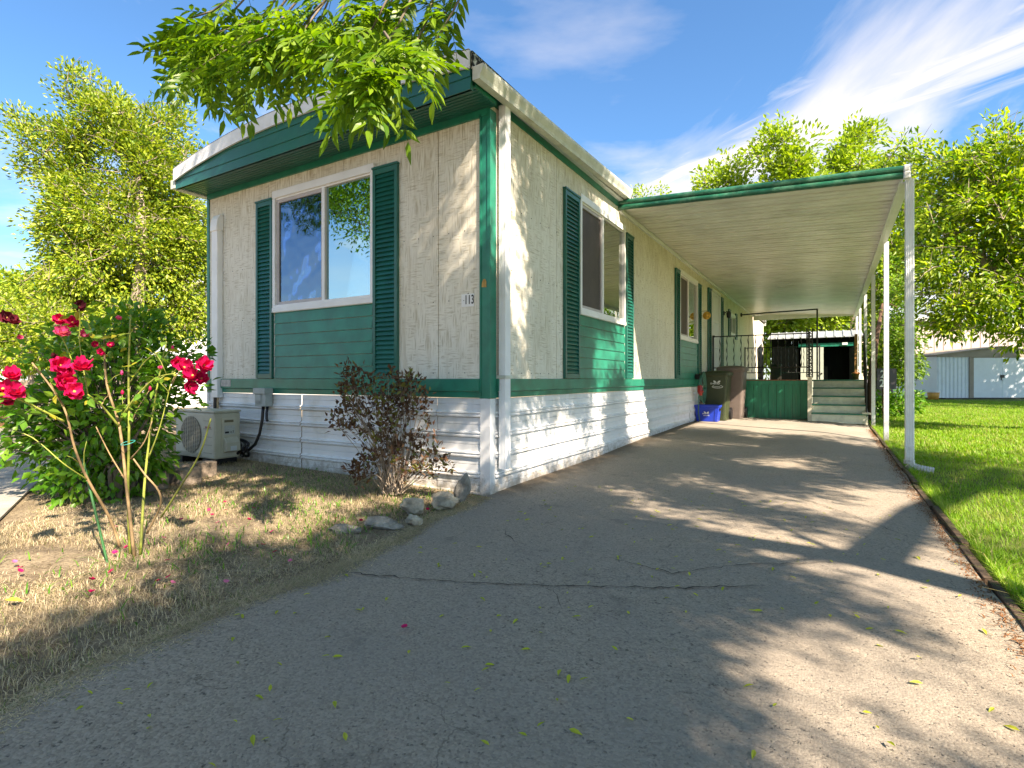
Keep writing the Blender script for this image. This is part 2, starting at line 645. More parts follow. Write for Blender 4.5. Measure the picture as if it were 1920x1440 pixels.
M_LICH = lichen_mat()
splash(M_SKIRT)
splash(M_WHITE, .35)
splash(M_GREENB, .35, (.09, .08, .05), .6)
splash(M_GUT, .2)
M_GLASS = glass_mat('window_glass', .62, (.62, .93, 1.0))
M_GLASSL = glass_mat('screened_glass', .30, (.42, .66, .92), .3)
M_GLASSS = glass_mat('side_window_glass', .55, (.9, .95, .85))
M_SCREEN = mat('brown_window_blind', (.085, .066, .058), .7, .08, 3, bump=.2, bscale=120)
M_CURT = mat('blue_grey_sheer_curtain', (.38, .55, .75), .8, .05, 3)
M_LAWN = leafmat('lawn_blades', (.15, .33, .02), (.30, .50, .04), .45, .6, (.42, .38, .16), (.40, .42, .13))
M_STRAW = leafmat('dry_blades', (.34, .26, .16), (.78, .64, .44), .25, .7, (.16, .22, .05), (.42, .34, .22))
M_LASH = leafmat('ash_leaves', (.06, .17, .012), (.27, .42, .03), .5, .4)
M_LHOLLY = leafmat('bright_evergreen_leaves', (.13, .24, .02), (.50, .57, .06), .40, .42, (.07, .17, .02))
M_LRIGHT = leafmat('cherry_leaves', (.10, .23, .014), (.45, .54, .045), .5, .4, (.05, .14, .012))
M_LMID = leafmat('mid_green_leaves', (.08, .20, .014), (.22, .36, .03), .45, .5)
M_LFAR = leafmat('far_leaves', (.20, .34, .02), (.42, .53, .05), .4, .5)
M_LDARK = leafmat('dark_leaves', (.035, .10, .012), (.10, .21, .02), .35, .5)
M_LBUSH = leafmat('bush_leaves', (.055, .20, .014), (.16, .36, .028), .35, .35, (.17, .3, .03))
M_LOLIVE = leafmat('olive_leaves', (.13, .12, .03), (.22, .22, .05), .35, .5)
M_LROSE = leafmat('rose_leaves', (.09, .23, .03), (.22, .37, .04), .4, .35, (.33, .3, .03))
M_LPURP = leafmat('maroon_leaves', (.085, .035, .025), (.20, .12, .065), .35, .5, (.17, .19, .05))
M_STEMG = mat('rose_cane', (.30, .34, .06), .55, .3, 8)
M_STEMB = mat('rose_cane_old', (.36, .24, .12), .7, .3, 9)
M_STICK = mat('green_stake', (.02, .12, .03), .5, .1)
M_PETAL = leafmat('rose_petals', (.56, .006, .10), (.82, .025, .19), .35, .5)
M_PETALD = leafmat('wilted_petals', (.10, .008, .02), (.2, .012, .035), .2, .7)
M_PETALP = leafmat('pink_petals', (.72, .05, .26), (.80, .22, .42), .35, .5)
M_LITTER = leafmat('fallen_leaflet', (.36, .42, .03), (.55, .55, .06), .3, .6)
M_LITB = leafmat('brown_leaf', (.16, .07, .025), (.3, .13, .05), .1, .8)

# ------------------------------------------------------------------ ground, road, driveway, lawn


def grid_sheet(name, xs, ys, mat_, dz=0, mask=None, kind='structure', zf=None):
    X, Y = np.meshgrid(xs, ys)
    Z = (zf or Gn)(X, Y) + dz
    V = np.stack([X.ravel(), Y.ravel(), Z.ravel()], 1)
    nx, ny = len(xs), len(ys)
    i = np.arange((nx - 1) * (ny - 1))
    a = (i // (nx - 1)) * nx + i % (nx - 1)
    F = np.stack([a, a + 1, a + nx + 1, a + nx], 1)
    return npmesh(name, V, F, 4, mat_, kind=kind, sm=True)


gx = np.concatenate([[-600, -120, -40], np.arange(-20, 20.1, .5), [40, 120, 600]])
gy = np.concatenate([[-600, -120, -40], np.arange(-20, 30.1, .5), [50, 120, 600]])
grid_sheet('ground', gx, gy, M_SOIL, -.012)
# road in front of the lots: everything on the street side of the gutter line
KERB = [(14.0, -8.6), (2.6, -4.55), (0.0, -3.45), (-2.23, -2.40), (-3.42, -1.84), (-8, .35), (-20, 6.1), (-60, 26)]


def kern(i):
    a = Vector(KERB[max(i - 1, 0)])
    b = Vector(KERB[min(i + 1, len(KERB) - 1)])
    d = (b - a).normalized()
    return Vector((d.y, -d.x)) * -1   # pointing to the street


mb = MB()
vsr, n = [], len(KERB)
for i, p in enumerate(KERB):
    k = kern(i)
    for w in (.44, 3.0, 7.5):
        q = Vector(p) + k * w
        vsr.append((q.x, q.y, G(p[0], p[1]) - .0))
mb.add(vsr, [(i * 3 + j, i * 3 + j + 1, i * 3 + j + 4, i * 3 + j + 3) for i in range(n - 1) for j in range(2)])
o = part('road', mb, M_ASPH, kind='structure')
mb = MB()
vsr = []
for i, p in enumerate(KERB):
    k = kern(i)
    for w, h in ((0, .0), (.0, .016), (.09, .02), (.2, .012), (.43, .006)):
        q = Vector(p) + k * w
        vsr.append((q.x, q.y, G(p[0], p[1]) + h))
mb.add(vsr, [(i * 5 + j, i * 5 + j + 1, i * 5 + j + 6, i * 5 + j + 5) for i in range(1, n - 1) for j in range(4)])
part('kerb', mb, M_CONC, kind='structure', sm=False)


def left_edge(y):
    ys_ = [-4.2, -3.13, -2.7, -1.94, -1.19, -.15, .05, 20]
    xs_ = [.46, .41, .325, .295, .16, .03, .0, .0]
    return np.interp(y, ys_, xs_)


ys = np.arange(-5.2, 12.01, .1)
NXD = 32
V, F = [], []
for j, y in enumerate(ys):
    x0 = float(left_edge(y)) + .018 * math.sin(y * 9.1) + .012 * math.sin(y * 23.7)
    if y > 0:
        x0 = -.1
    x1 = 3.03 + .01 * math.sin(y * 5.1) + (max(0, -3.2 - y) * .9 if y < -3.2 else 0)
    for i in range(NXD):
        x = x0 + (x1 - x0) * i / (NXD - 1)
        V.append((x, y, float(Gn(np.array(x), np.array(y))) + .004 + .004 * math.sin(x * 3 + y * 2)))
V = np.array(V)
nx = NXD
i = np.arange((nx - 1) * (len(ys) - 1))
a = (i // (nx - 1)) * nx + i % (nx - 1)
driveway = npmesh('driveway', V, np.stack([a, a + 1, a + nx + 1, a + nx], 1), 4, M_ASPH, kind='structure', sm=True)
grid_sheet('lawn', np.concatenate([[3.08], np.arange(3.5, 14, .5), np.arange(15, 60, 3)]), np.arange(-3.5, 60, .75), M_TURF, -.004)

# cracks in the asphalt: thin dark grooves with debris


def crack(pts, w, seed):
    r = random.Random(seed)
    mb = MB()
    P = []
    for (x0, y0), (x1, y1) in zip(pts[:-1], pts[1:]):
        n = max(2, int(math.hypot(x1 - x0, y1 - y0) / .035))
        for k in range(n):
            t = k / n
            P.append((x0 + (x1 - x0) * t + r.uniform(-.012, .012), y0 + (y1 - y0) * t + r.uniform(-.014, .014)))
    vs = []
    for k, (x, y) in enumerate(P):
        d = Vector(P[min(k + 1, len(P) - 1)]) - Vector(P[max(k - 1, 0)])
        d.normalize()
        ww = w * r.uniform(.25, 1) * min(1, k / 5, (len(P) - 1 - k) / 5)
        z = G(x, y) + .0105 + .004 * math.sin(x * 3 + y * 2)
        vs += [(x - d.y * ww, y + d.x * ww, z), (x + d.y * ww, y - d.x * ww, z)]
    mb.add(vs, [(2 * i, 2 * i + 1, 2 * i + 3, 2 * i + 2) for i in range(len(P) - 1)])
    return mb


M_CRACK = mat('crack_dirt', (.035, .028, .02), 1, .4, 60)
for pts, w, s in (([(.34, -1.86), (.75, -1.73), (1.1, -1.6), (1.33, -1.5), (1.75, -1.27), (2.2, -.95)], .006, 1),
                  ([(.6, -.75), (.75, -.95), (.95, -1.05)], .004, 2), ([(1.4, -1.0), (1.75, -1.05), (2.0, -.75), (2.45, -.45)], .004, 3),
                  ([(2.1, 1.2), (2.5, .75), (2.85, .2)], .004, 4), ([(1.33, -1.5), (1.5, -1.75)], .003, 6),
                  ([(.2, 3.4), (1.2, 3.1), (2.2, 3.3), (3.0, 3.0)], .003, 8)):
    part('crack', crack(pts, w, s), M_CRACK, driveway)

# ------------------------------------------------------------------ the mobile home
W, L = 4.06, 20.5
home = thing('mobile_home', 'long pale mobile home with green trim, shutters and white metal skirting beside the driveway', 'mobile home', (-2.03, 0, 0))
SKT, BT = .79, .955      # top of skirting, top of the green belt
FWT, SWT = 3.135, 3.22   # tops of the front and side wall


def fmap(u, z, o):       # front wall: u = x, outward = -y
    return (u, -o, z)


def smap(u, z, o):       # side wall: u = y, outward = +x
    return (o, u, z)


def lbox(mb, mp, u0, u1, z0, z1, o0, o1):
    p = [mp(u, z, o) for o in (o0, o1) for z in (z0, z1) for u in (u0, u1)]
    # order into box() convention
    xs = [q[0] for q in p]
    ys_ = [q[1] for q in p]
    zs = [q[2] for q in p]
    return mb.box(min(xs), max(xs), min(ys_), max(ys_), min(zs), max(zs))


def wallpanels(mp, joints, z0, z1, holes):
    for a, b in zip(joints[:-1], joints[1:]):
        mb = MB()
        us = sorted(set([a + .0035, b - .0035] + [max(a + .0035, min(b - .0035, h)) for H in holes for h in H[:2]]))
        for u0, u1 in zip(us[:-1], us[1:]):
            if u1 - u0 < 1e-4:
                continue
            um = (u0 + u1) / 2
            hz = [(h[2], h[3]) for h in holes if h[0] < um < h[1]]
            cur = z0
            for q0, q1 in sorted(hz):
                lbox(mb, mp, u0, u1, cur, q0, -.05, 0)
                cur = q1
            lbox(mb, mp, u0, u1, cur, z1, -.05, 0)
        part('wall_panel', mb, M_SIDE, home)


FW = (-2.785, -1.30, 1.72, 2.92)   # front window hole  u0,u1,z0,z1
SW1 = (1.82, 3.30, 1.72, 2.95)
SW2 = (6.36, 7.85, 1.74, 2.92)
SW3 = (12.1, 12.9, 2.22, 2.72)
DR = (9.45, 10.45, .98, 3.02)
wallpanels(fmap, [-4.06, -2.9, -1.72, -.53, 0], BT, FWT, [FW])
wallpanels(smap, [0, 1.25, 2.47, 3.70, 4.92, 6.15, 7.37, 8.6, 9.8, 11.0, 12.25, 13.5, 14.7, 15.9, 17.1, 18.3, 19.5, 20.5], BT, SWT, [SW1, SW2, SW3, DR])
# backing, side and rear walls, floor, interior
mb = MB()
mb.box(-4.06, -4.0, .052, L, BT, FWT)
mb.box(-4.0, -.052, L - .06, L, BT, FWT)
part('rear_wall', mb, M_SIDE, home)
mb = MB()
mb.box(-3.98, -.055, .06, 20.4, .80, .93)
mb.box(-3.98, -.055, .06, 20.4, 3.10, 3.13)
mb.box(-3.98, -.2, 1.3, 1.33, .93, 3.10)
mb.box(-1.2, -1.17, 1.33, 20.3, .93, 3.10)
part('interior', mb, M_DARK, home)
# small nails in the siding
mb = MB()
for zz in (1.0, 1.62, 2.2):
    for u in list(np.arange(-3.95, -3.1, .19)) + list(np.arange(-.93, -.1, .17)):
        lbox(mb, fmap, u, u + .007, zz, zz + .007, .0, .003)
for zz in (1.0, 1.9, 2.45):
    for u in list(np.arange(.35, 1.4, .18)) + list(np.arange(3.75, 5.9, .2)):
        lbox(mb, smap, u, u + .008, zz, zz + .008, .0, .003)
part('nail', mb, M_BLACKM, home, kind='stuff')

# green belt between wall and skirting
for mp, u0, u1 in ((fmap, -4.075, -.083), (smap, .083, L)):
    mb = MB()
    pr = [(-.0, BT + .0), (.034, BT - .004), (.034, .852), (.027, .846), (.016, .842), (.013, SKT + .004), (-.0, SKT + .004)]
    mb.prism(pr, lambda p, t: mp(t, p[1], p[0]), u0, u1)
    part('belt_board', mb, M_GREEN, home)
# corner trims
mb = MB()
mb.add([], [])
for (x0, x1, y0, y1) in ((-.083, .014, -.014, 0), (0, .014, 0, .083)):
    mb.box(x0, x1, y0, y1, SKT, SWT - .05)
mb.box(-.083, -.070, -.022, -.014, SKT, FWT)
mb.box(-.006, .022, -.022, -.014, SKT, FWT)
part('corner_trim', mb, M_GREEN, home)
mb = MB()
mb.box(-4.075, -4.06, -.014, .05, SKT, FWT)
mb.box(-4.06, -4.035, -.014, 0, BT, FWT)
part('corner_trim', mb, M_GREEN, home)
mb = MB()
mb.box(-.082, .02, -.016, .0, -.03, SKT)
mb.box(.0, .018, 0, .062, -.03, SKT - .002)
for z in (.03, .2, .38, .55, .74):
    mb.box(-.076, -.069, -.019, -.016, z, z + .007)
    mb.box(.002, .009, -.019, -.016, z + .01, z + .017)
part('skirting_corner', mb, M_SKIRT, home, bev=.002)
mb = MB().box(-4.075, -4.04, -.016, .0, .02, SKT)
part('skirting_corner', mb, M_SKIRT, home)

# skirting of ribbed metal panels


def skirt_profile(ztop, zbot):
    pr = []
    z = ztop
    P = .168
    while z > zbot:
        pr += [(-.002, z), (-.002, z - .050), (-.009, z - .0535), (-.002, z - .057), (-.001, z - .108), (.016, z - .113), (.020, z - .124), (.003, z - .134), (.020, z - .144),
               (.018, z - .156), (-.012, z - .162)]
        z -= P
    return pr


def skirt(mp, u0, u1, seed, bent=0):
    r = random.Random(seed)
    mb = MB()
    ts = [u0 + (u1 - u0) * k / 14 for k in range(15)]
    ph = r.uniform(0, 6)

    def fn(p, t):
        w = .004 * math.sin(t * 2.3 + ph) * min(1, (SKT - p[1]) * 3) + bent * math.exp(-((t - u0) / .25) ** 2) * math.sin(p[1] * 9)
        return mp(t, p[1] + .0025 * math.sin(t * 3.1 + ph), p[0] + w)
    mb.sheet(skirt_profile(SKT, -.05), fn, ts)
    # fold at the lapped edge
    for k in range(4):
        pass
    return part('skirt_panel', mb, M_SKIRT, home)


skirt(fmap, -4.05, -2.35, 1)
skirt(fmap, -2.34, -.545, 2)
skirt(fmap, -.54, -.08, 3, .004)
for k, (a, b) in enumerate([(.063, 3.58), (3.59, 7.2), (7.21, 10.8), (10.81, 14.4), (14.41, 17.5), (17.51, L)]):
    skirt(smap, a, b, 10 + k, .003)
mb = MB()
lbox(mb, smap, .262, .40, .625, .75, .0, .006)
for k in range(6):
    lbox(mb, smap, .29, .37, .645 + k * .016, .652 + k * .016, .006, .010)
part('skirting_vent', mb, M_SKIRT, home)

# lapped boards below the windows


def lap(mp, u0, u1, z0, z1, nb):
    h = (z1 - z0) / nb
    for k in range(nb):
        a, b = z0 + k * h, z0 + (k + 1) * h
        mb = MB()
        pr = [(.002, a), (.016, a), (.016, a + .004), (.006, b - .003), (.002, b - .003)]
        mb.prism(pr, lambda p, t: mp(t, p[1], p[0]), u0, u1)
        part('lap_board', mb, M_GREEN, home)


lap(fmap, -2.775, -1.318, .957, 1.672, 6)
lap(smap, 1.795, 3.318, .957, 1.672, 6)
lap(smap, 6.352, 7.87, .957, 1.69, 6)


# shutters with louvre slats
def shutter(mp, u0, u1, z0, z1, slats=True, pitch=.043, mids=()):
    mb = MB()
    w = .034
    lbox(mb, mp, u0, u0 + w, z0, z1, .002, .034)
    lbox(mb, mp, u1 - w, u1, z0, z1, .002, .034)
    lbox(mb, mp, u0 + w, u1 - w, z0, z0 + .05, .002, .032)
    lbox(mb, mp, u0 + w, u1 - w, z1 - .05, z1, .002, .032)
    lbox(mb, mp, u0 - .006, u1 + .006, z1, z1 + .02, .002, .042)
    lbox(mb, mp, u0 + w, u1 - w, z0 + .05, z1 - .05, .002, .005)
    sh = part('shutter', mb, M_GREENM, home, bev=.002)
    n = int((z1 - z0 - .1) / pitch)
    p = (z1 - z0 - .1) / n
    prs = [(.028, -p * .46), (.031, -p * .40), (.012, p * .5), (.008, p * .44)]
    org = worg(home)
    if slats:
        me = None
        for k in range(n):
            zc_ = z0 + .05 + p * (k + .5)
            if me is None:
                sm_ = MB().prism(prs, lambda q, t: mp(t, q[1], q[0]), u0 + w, u1 - w)
                me = sm_.mesh('slat', org)
                me.materials.append(M_GREENM)
            link('slat', me, None, sh, (0, 0, zc_))
    else:
        sm_ = MB()
        for k in range(n):
            zc_ = z0 + .05 + p * (k + .5)
            sm_.prism(prs, lambda q, t: mp(t, q[1] + zc_, q[0]), u0 + w, u1 - w)
        part('slat', sm_, M_GREENM, sh, kind='stuff')
    return sh


shutter(fmap, -3.085, -2.803, .958, 2.90)
shutter(fmap, -1.292, -.985, .958, 2.915)
shutter(smap, 1.40, 1.775, .958, 2.94)
shutter(smap, 3.345, 3.64, .958, 2.92)
shutter(smap, 6.02, 6.33, .96, 2.92)
shutter(smap, 7.90, 8.2, .96, 2.93)
shutter(smap, 8.95, 9.30, .96, 3.0, False)
shutter(smap, 10.62, 10.9, 1.0, 3.0, False)
shutter(smap, 11.75, 12.05, 2.1, 2.83, False)
shutter(smap, 12.95, 13.25, 2.1, 2.83, False)


def window(mp, hole, split=.5, left='screen', side=False, sill=True, fr=.045):
    u0, u1, z0, z1 = hole
    mb = MB()
    # outer vinyl frame, proud of the wall
    a = fr
    lbox(mb, mp, u0 - .015, u0 + a - .015, z0, z1, -.03, .028)
    lbox(mb, mp, u1 - a + .015, u1 + .015, z0, z1, -.03, .028)
    lbox(mb, mp, u0 - .015, u1 + .015, z1 - .012, z1 + a + .02, -.03, .03)
    lbox(mb, mp, u0 - .015, u1 + .015, z0 - .048, z0 + .0, -.03, .034)
    lbox(mb, mp, u0 - .005, u1 + .005, z0 + .0, z0 + .03, -.03, .024)
    lbox(mb, mp, u0 + a - .015, u1 - a + .015, z1 - .03, z1 - .012, -.03, .012)
    w = part('window', mb, M_VINYL, home, bev=.003)
    um = u0 + (u1 - u0) * split
    mb = MB()
    lbox(mb, mp, um - .022, um + .022, z0 + .03, z1 - .03, -.028, .016)
    part('mullion', mb, M_VINYL, w, bev=.003)
    # sliding sash on the left
    mb = MB()
    s0, s1, q0, q1 = u0 + a - .015, um - .022, z0 + .03, z1 - .03
    t = .035
    lbox(mb, mp, s0, s0 + t, q0, q1, -.028, .004)
    lbox(mb, mp, s1 - t * .6, s1, q0, q1, -.028, .004)
    lbox(mb, mp, s0 + t, s1 - t * .6, q0, q0 + t, -.028, .004)
    lbox(mb, mp, s0 + t, s1 - t * .6, q1 - t, q1, -.028, .004)
    part('sash', mb, M_SASH, w, bev=.002)
    mb = MB()
    lbox(mb, mp, s0 + t, s1 - t * .6, q0 + t, q1 - t, -.016, -.012)
    part('pane' if left == 'curtain' else 'insect_screen', mb, M_GLASSL if left == 'curtain' else M_SCREEN, w)
    mb = MB()
    lbox(mb, mp, um + .022, u1 - a + .015, z0 + .03, z1 - .03, -.016, -.012)
    part('pane', mb, M_GLASS if not side else M_GLASSS, w)
    if left == 'curtain':
        mb = MB()
        ts = np.linspace(s0 - .02, s1 + .05, 70)
        prof = [(0, q0 - .02), (0, q0 + .35), (0, q0 + .8), (0, q1 + .02)]

        def fn(p, tt):
            amp = .026 + .012 * math.sin(p[1] * 2.2)
            return mp(tt, p[1], -.07 + amp * math.sin(tt * 55 + 2.2 * math.sin(p[1] * 3.0 + tt * 4)) + .012 * math.sin(tt * 23 + p[1] * 4))
        prof = [(0, z) for z in np.linspace(q0 - .02, q1 + .02, 24)]
        mb.sheet(prof, fn, ts)
        part('curtain', mb, M_CURT, w, sm=True)
    else:
        mb = MB()
        lbox(mb, mp, s0 - .02, s1 + .03, q0 - .02, q1 + .02, -.06, -.05)
        part('blind', mb, M_SCREEN, w)
    return w


M_SASH = mat('greyish_sash', (.50, .45, .44), .5, .05, 4)
window(fmap, FW, .53, 'curtain')
window(smap, SW1, .47, 'screen', True)
window(smap, SW2, .47, 'screen', True)
window(smap, SW3, .5, 'screen', True)
# front sill apron, white steps below the front window
for mp, u0, u1, z in ((fmap, -2.79, -1.30, 1.672), (smap, 1.80, 3.315, 1.672), (smap, 6.345, 7.865, 1.69)):
    mb = MB()
    lbox(mb, mp, u0, u1, z - .004, z + .0, 0, .026)
    part('sill_flashing', mb, M_VINYL, home)

# door with security screen
mb = MB()
lbox(mb, smap, DR[0] - .05, DR[0], .96, 3.06, 0, .03)
lbox(mb, smap, DR[1], DR[1] + .05, .96, 3.06, 0, .03)
lbox(mb, smap, DR[0] - .05, DR[1] + .05, 3.02, 3.08, 0, .031)
lbox(mb, smap, DR[0], DR[1], .98, 3.02, -.035, -.005)
door = part('door', mb, M_VINYL, home)
mb = MB()
for k in range(7):
    u = DR[0] + .06 + k * .145
    lbox(mb, smap, u, u + .012, 1.02, 3.0, .012, .022)
for z in (1.05, 1.7, 2.3, 2.95):
    lbox(mb, smap, DR[0] + .02, DR[1] - .02, z, z + .03, .010, .024)
part('screen_bar', mb, M_WHITE, door)
mb = MB().tube([smap(DR[0] + .08, 1.95, .01), smap(DR[0] + .08, 1.95, .06)], .022, 8)
mb.tube([smap(DR[0] + .08, 1.95, .055), smap(DR[0] + .16, 1.95, .055)], .01, 6)
part('handle', mb, M_BLACKM, door)

# wall lamp
lamp = thing('wall_lamp', 'small black porch lamp fixed to the wall beside the front door', 'lamp', smap(11.05, 2.66, .0))
part('bracket', MB().tube([smap(11.05, 2.66, .0), smap(11.05, 2.66, .03)], .055, 10), M_BLACKM, lamp)
mb = MB().tube([smap(11.05, 2.66, .03), smap(11.05, 2.70, .08), smap(11.05, 2.68, .13)], .012, 6)
part('arm', mb, M_BLACKM, lamp)
mb = MB().rev([(.02, .05), (.06, 0), (.05, -.12), (.0, -.14)], smap(11.05, 2.66, .13), 8)
part('lamp_shade', mb, M_BLACKP, lamp)

# yellow round ornament
M_YEL = mat('yellow_ceramic', (.75, .42, .07), .5, .15, 20)
orn = thing('wall_ornament', 'round yellow sun ornament hanging on the wall between shutter and door', 'ornament', (.12, 8.27, 2.31))
c0 = Vector((.12, 8.27, 2.31))
mb = MB()
mb.tube([c0 + Vector((0, .012, 0)), c0 + Vector((0, 0, 0)), c0 + Vector((0, -.012, 0))], [.078, .084, .06], 18)
part('disc', mb, M_YEL, orn)
mb = MB()
mb.tube([c0 + Vector((0, -.012, 0)), c0 + Vector((0, -.03, 0))], [.04, .02], 12)
mb.tube([c0 + Vector((-.03, -.032, -.01)), c0 + Vector((.03, -.032, .01))], .005, 5)
part('face', mb, M_YEL, orn)
part('hook', MB().tube([(.0, 8.28, 2.41), (.12, 8.28, 2.41), (.12, 8.28, 2.385)], .005, 4), M_BLACKM, orn)

# house number plate 113


def text(body, size, loc, rot, m_, parent, name='lettering', ext=.001, ax='CENTER', sx=1):
    cu = bpy.data.curves.new('lettering', 'FONT')
    cu.body = body
    cu.size = size
    cu.extrude = ext
    cu.align_x = ax
    cu.align_y = 'CENTER'
    cu.materials.append(m_)
    cu.offset = .0015 * size / .1
    cu.space_character = 1.08
    o = bpy.data.objects.new(name, cu)
    COL.objects.link(o)
    o.parent = parent
    o.location = Vector(loc) - worg(parent)
    o.rotation_euler = rot
    o.scale = (sx, 1, 1)
    dg = bpy.context.evaluated_depsgraph_get()
    me = bpy.data.meshes.new_from_object(o.evaluated_get(dg))
    o2 = link(name, me, None, parent, o.location, rot)
    o2.scale = (sx, 1, 1)
    bpy.data.objects.remove(o)
    return o2


M_INK = mat('black_ink', (.012, .012, .012), .6, .05)
plate = thing('house_number_plate', 'small white house number plate reading 113 on the siding by the corner', 'number plate', fmap(-.21, 1.615, 0))
mb = MB()
lbox(mb, fmap, -.278, -.15, 1.56, 1.668, .001, .006)
part('plate', mb, M_VINYL, plate)
text('113', .105, fmap(-.196, 1.615, .0075), (PI / 2, 0, 0), M_INK, plate, sx=.60)
mb = MB()
lbox(mb, fmap, -.256, -.250, 1.612, 1.618, .006, .009)
lbox(mb, fmap, -.214, -.206, 1.668, 1.676, .001, .006)
part('screw', mb, M_BLACKM, plate)
# old data plate on the belt
pl2 = thing('data_plate', 'small grey metal data plate screwed on the green belt beside the pipe cover', 'plate', fmap(-3.655, .905, .035))
mb = MB()
lbox(mb, fmap, -3.745, -3.55, .866, .945, .0345, .038)
part('plate', mb, mat('grey_plate', (.45, .43, .40), .6, .1, 40), pl2)
mb = MB()
for dx in (-.065, -.035, 0, .03):
    for q in range(3):
        lbox(mb, fmap, -3.66 + dx, -3.66 + dx + (.02 if q % 2 else .014), .885 + q * .016, .890 + q * .016, .038, .0392)
part('relief', mb, mat('relief_grey', (.28, .27, .26), .7, .1, 40), pl2, kind='stuff')
# pale patch of bare wood on the corner trim
mb = MB()
mb.prism([(-.066, 1.71), (-.018, 1.705), (-.02, 1.755), (-.03, 1.775), (-.048, 1.775), (-.06, 1.75)], lambda p, t: (p[0], -t, p[1]), .0225 - .008, .0165 - .0)
part('chipped_patch', mb, mat('bare_wood', (.55, .33, .10), .8, .15, 30), home)

# conduit cover on the left of the front wall
pc = thing('line_cover', 'tall white plastic line cover running down the left end of the front wall', 'pipe cover', fmap(-3.82, .74, 0))
mb = MB()
lbox(mb, fmap, -3.875, -3.755, .735, 2.70, .002, .075)
part('channel', mb, M_VINYL, pc, bev=.008)
mb = MB()
mb.prism([(.002, 2.70), (.085, 2.69), (.088, 2.74), (.075, 2.83), (.045, 2.885), (.002, 2.89)], lambda p, t: fmap(t, p[1], p[0]), -3.885, -3.745)
part('cap', mb, M_VINYL, pc, bev=.006)
mb = MB()
mb.tube([fmap(-3.845, .75, .04), fmap(-3.845, .55, .045), fmap(-3.80, .42, .12)], .024, 8)
part('dark_hose', mb, M_BLACKP, pc)
mb = MB()
mb.tube([fmap(-3.79, .75, .045), fmap(-3.79, .5, .05), fmap(-3.76, .40, .12)], .011, 8)
part('copper_pipe', mb, mat('tan_insulation', (.5, .36, .2), .8, .1), pc)

# electrical disconnect box, cable and coil
M_BOX = mat('grey_enclosure', (.36, .41, .40), .5, .06, 8)
eb = thing('disconnect_box', 'grey electrical disconnect box on the skirting below the front window', 'electrical box', fmap(-2.9, .74, 0))
mb = MB()
lbox(mb, fmap, -2.985, -2.80, .655, .845, .02, .11)
part('case', mb, M_BOX, eb, bev=.006)
mb = MB()
lbox(mb, fmap, -2.995, -2.79, .79, .853, .02, .125)
lbox(mb, fmap, -2.96, -2.865, .68, .785, .11, .118)
part('cover', mb, M_BOX, eb, bev=.004)
mb = MB()
lbox(mb, fmap, -2.95, -2.875, .69, .72, .118, .122)
part('label', mb, mat('box_label', (.22, .25, .24), .6, .1), eb)
cab = MB()
pts = [fmap(-2.905, .66, .06), fmap(-2.905, .50, .075), fmap(-2.925, .36, .09), fmap(-2.99, .24, .10), fmap(-3.09, .165, .12), fmap(-3.2, .13, .13)]
sm_pts = []
for k in range(len(pts) - 1):
    a, b = Vector(pts[k]), Vector(pts[k + 1])
    sm_pts += [a.lerp(b, t) for t in (0, .5)]
sm_pts.append(Vector(pts[-1]))
cab.tube(sm_pts, .016, 8)
coil_c = Vector(fmap(-3.22, .22, .13))
for k in range(5):
    r = .105 + .012 * math.sin(k * 2.1)
    ring = [coil_c + Vector((math.cos(t) * r * 1.3, -.06 * math.sin(t * 1 + k) - .012 * k, math.sin(t) * (r * .62) + .014 * (k - 2) - .035 + .005 * math.cos(3 * t))) for t in np.linspace(0, 2 * PI, 26)]
    cab.tube(ring, .014, 6)
cable = part('power_cable', cab, M_BLACKP, sm=True)
tag(cable, 'coiled black power cable hanging from the grey electrical box to the ground', 'cable')
mb = MB().tube([fmap(-2.845, .66, .05), fmap(-2.85, .58, .06), fmap(-2.84, .52, .065), fmap(-2.82, .50, .07)], .014, 7)
tag(part('cable_stub', mb, M_BLACKP, sm=True), 'short black cable end hanging below the grey electrical box', 'cable')

# roof: bowed metal roof with white edge trim, green ribbed gable fascia
ax_ = np.array([-4.09, -3.4, -2.63, -1.88, -1.0, .085])
az_ = np.array([3.365, 3.47, 3.55, 3.565, 3.52, 3.425])
pf = np.polyfit(ax_, az_, 3)


def arch(x):
    return float(np.polyval(pf, x))


OV = .36
RX0, RX1 = -4.10, .075
xs_ = np.linspace(RX0, RX1, 25)
mb = MB()
prof = [(x, arch(x)) for x in xs_]
mb.sheet(prof, lambda p, t: (p[0], t, p[1]), [-OV - .005, 3, 8, 14, L + .2])
mb.sheet([(x, arch(x) - .03) for x in xs_], lambda p, t: (p[0], t, p[1]), [-OV, 3, 8, 14, L + .2])
mb.box(-4.10, RX1 - .0, L + .17, L + .2, 3.15, 3.37)
part('roof', mb, M_GUT, home)
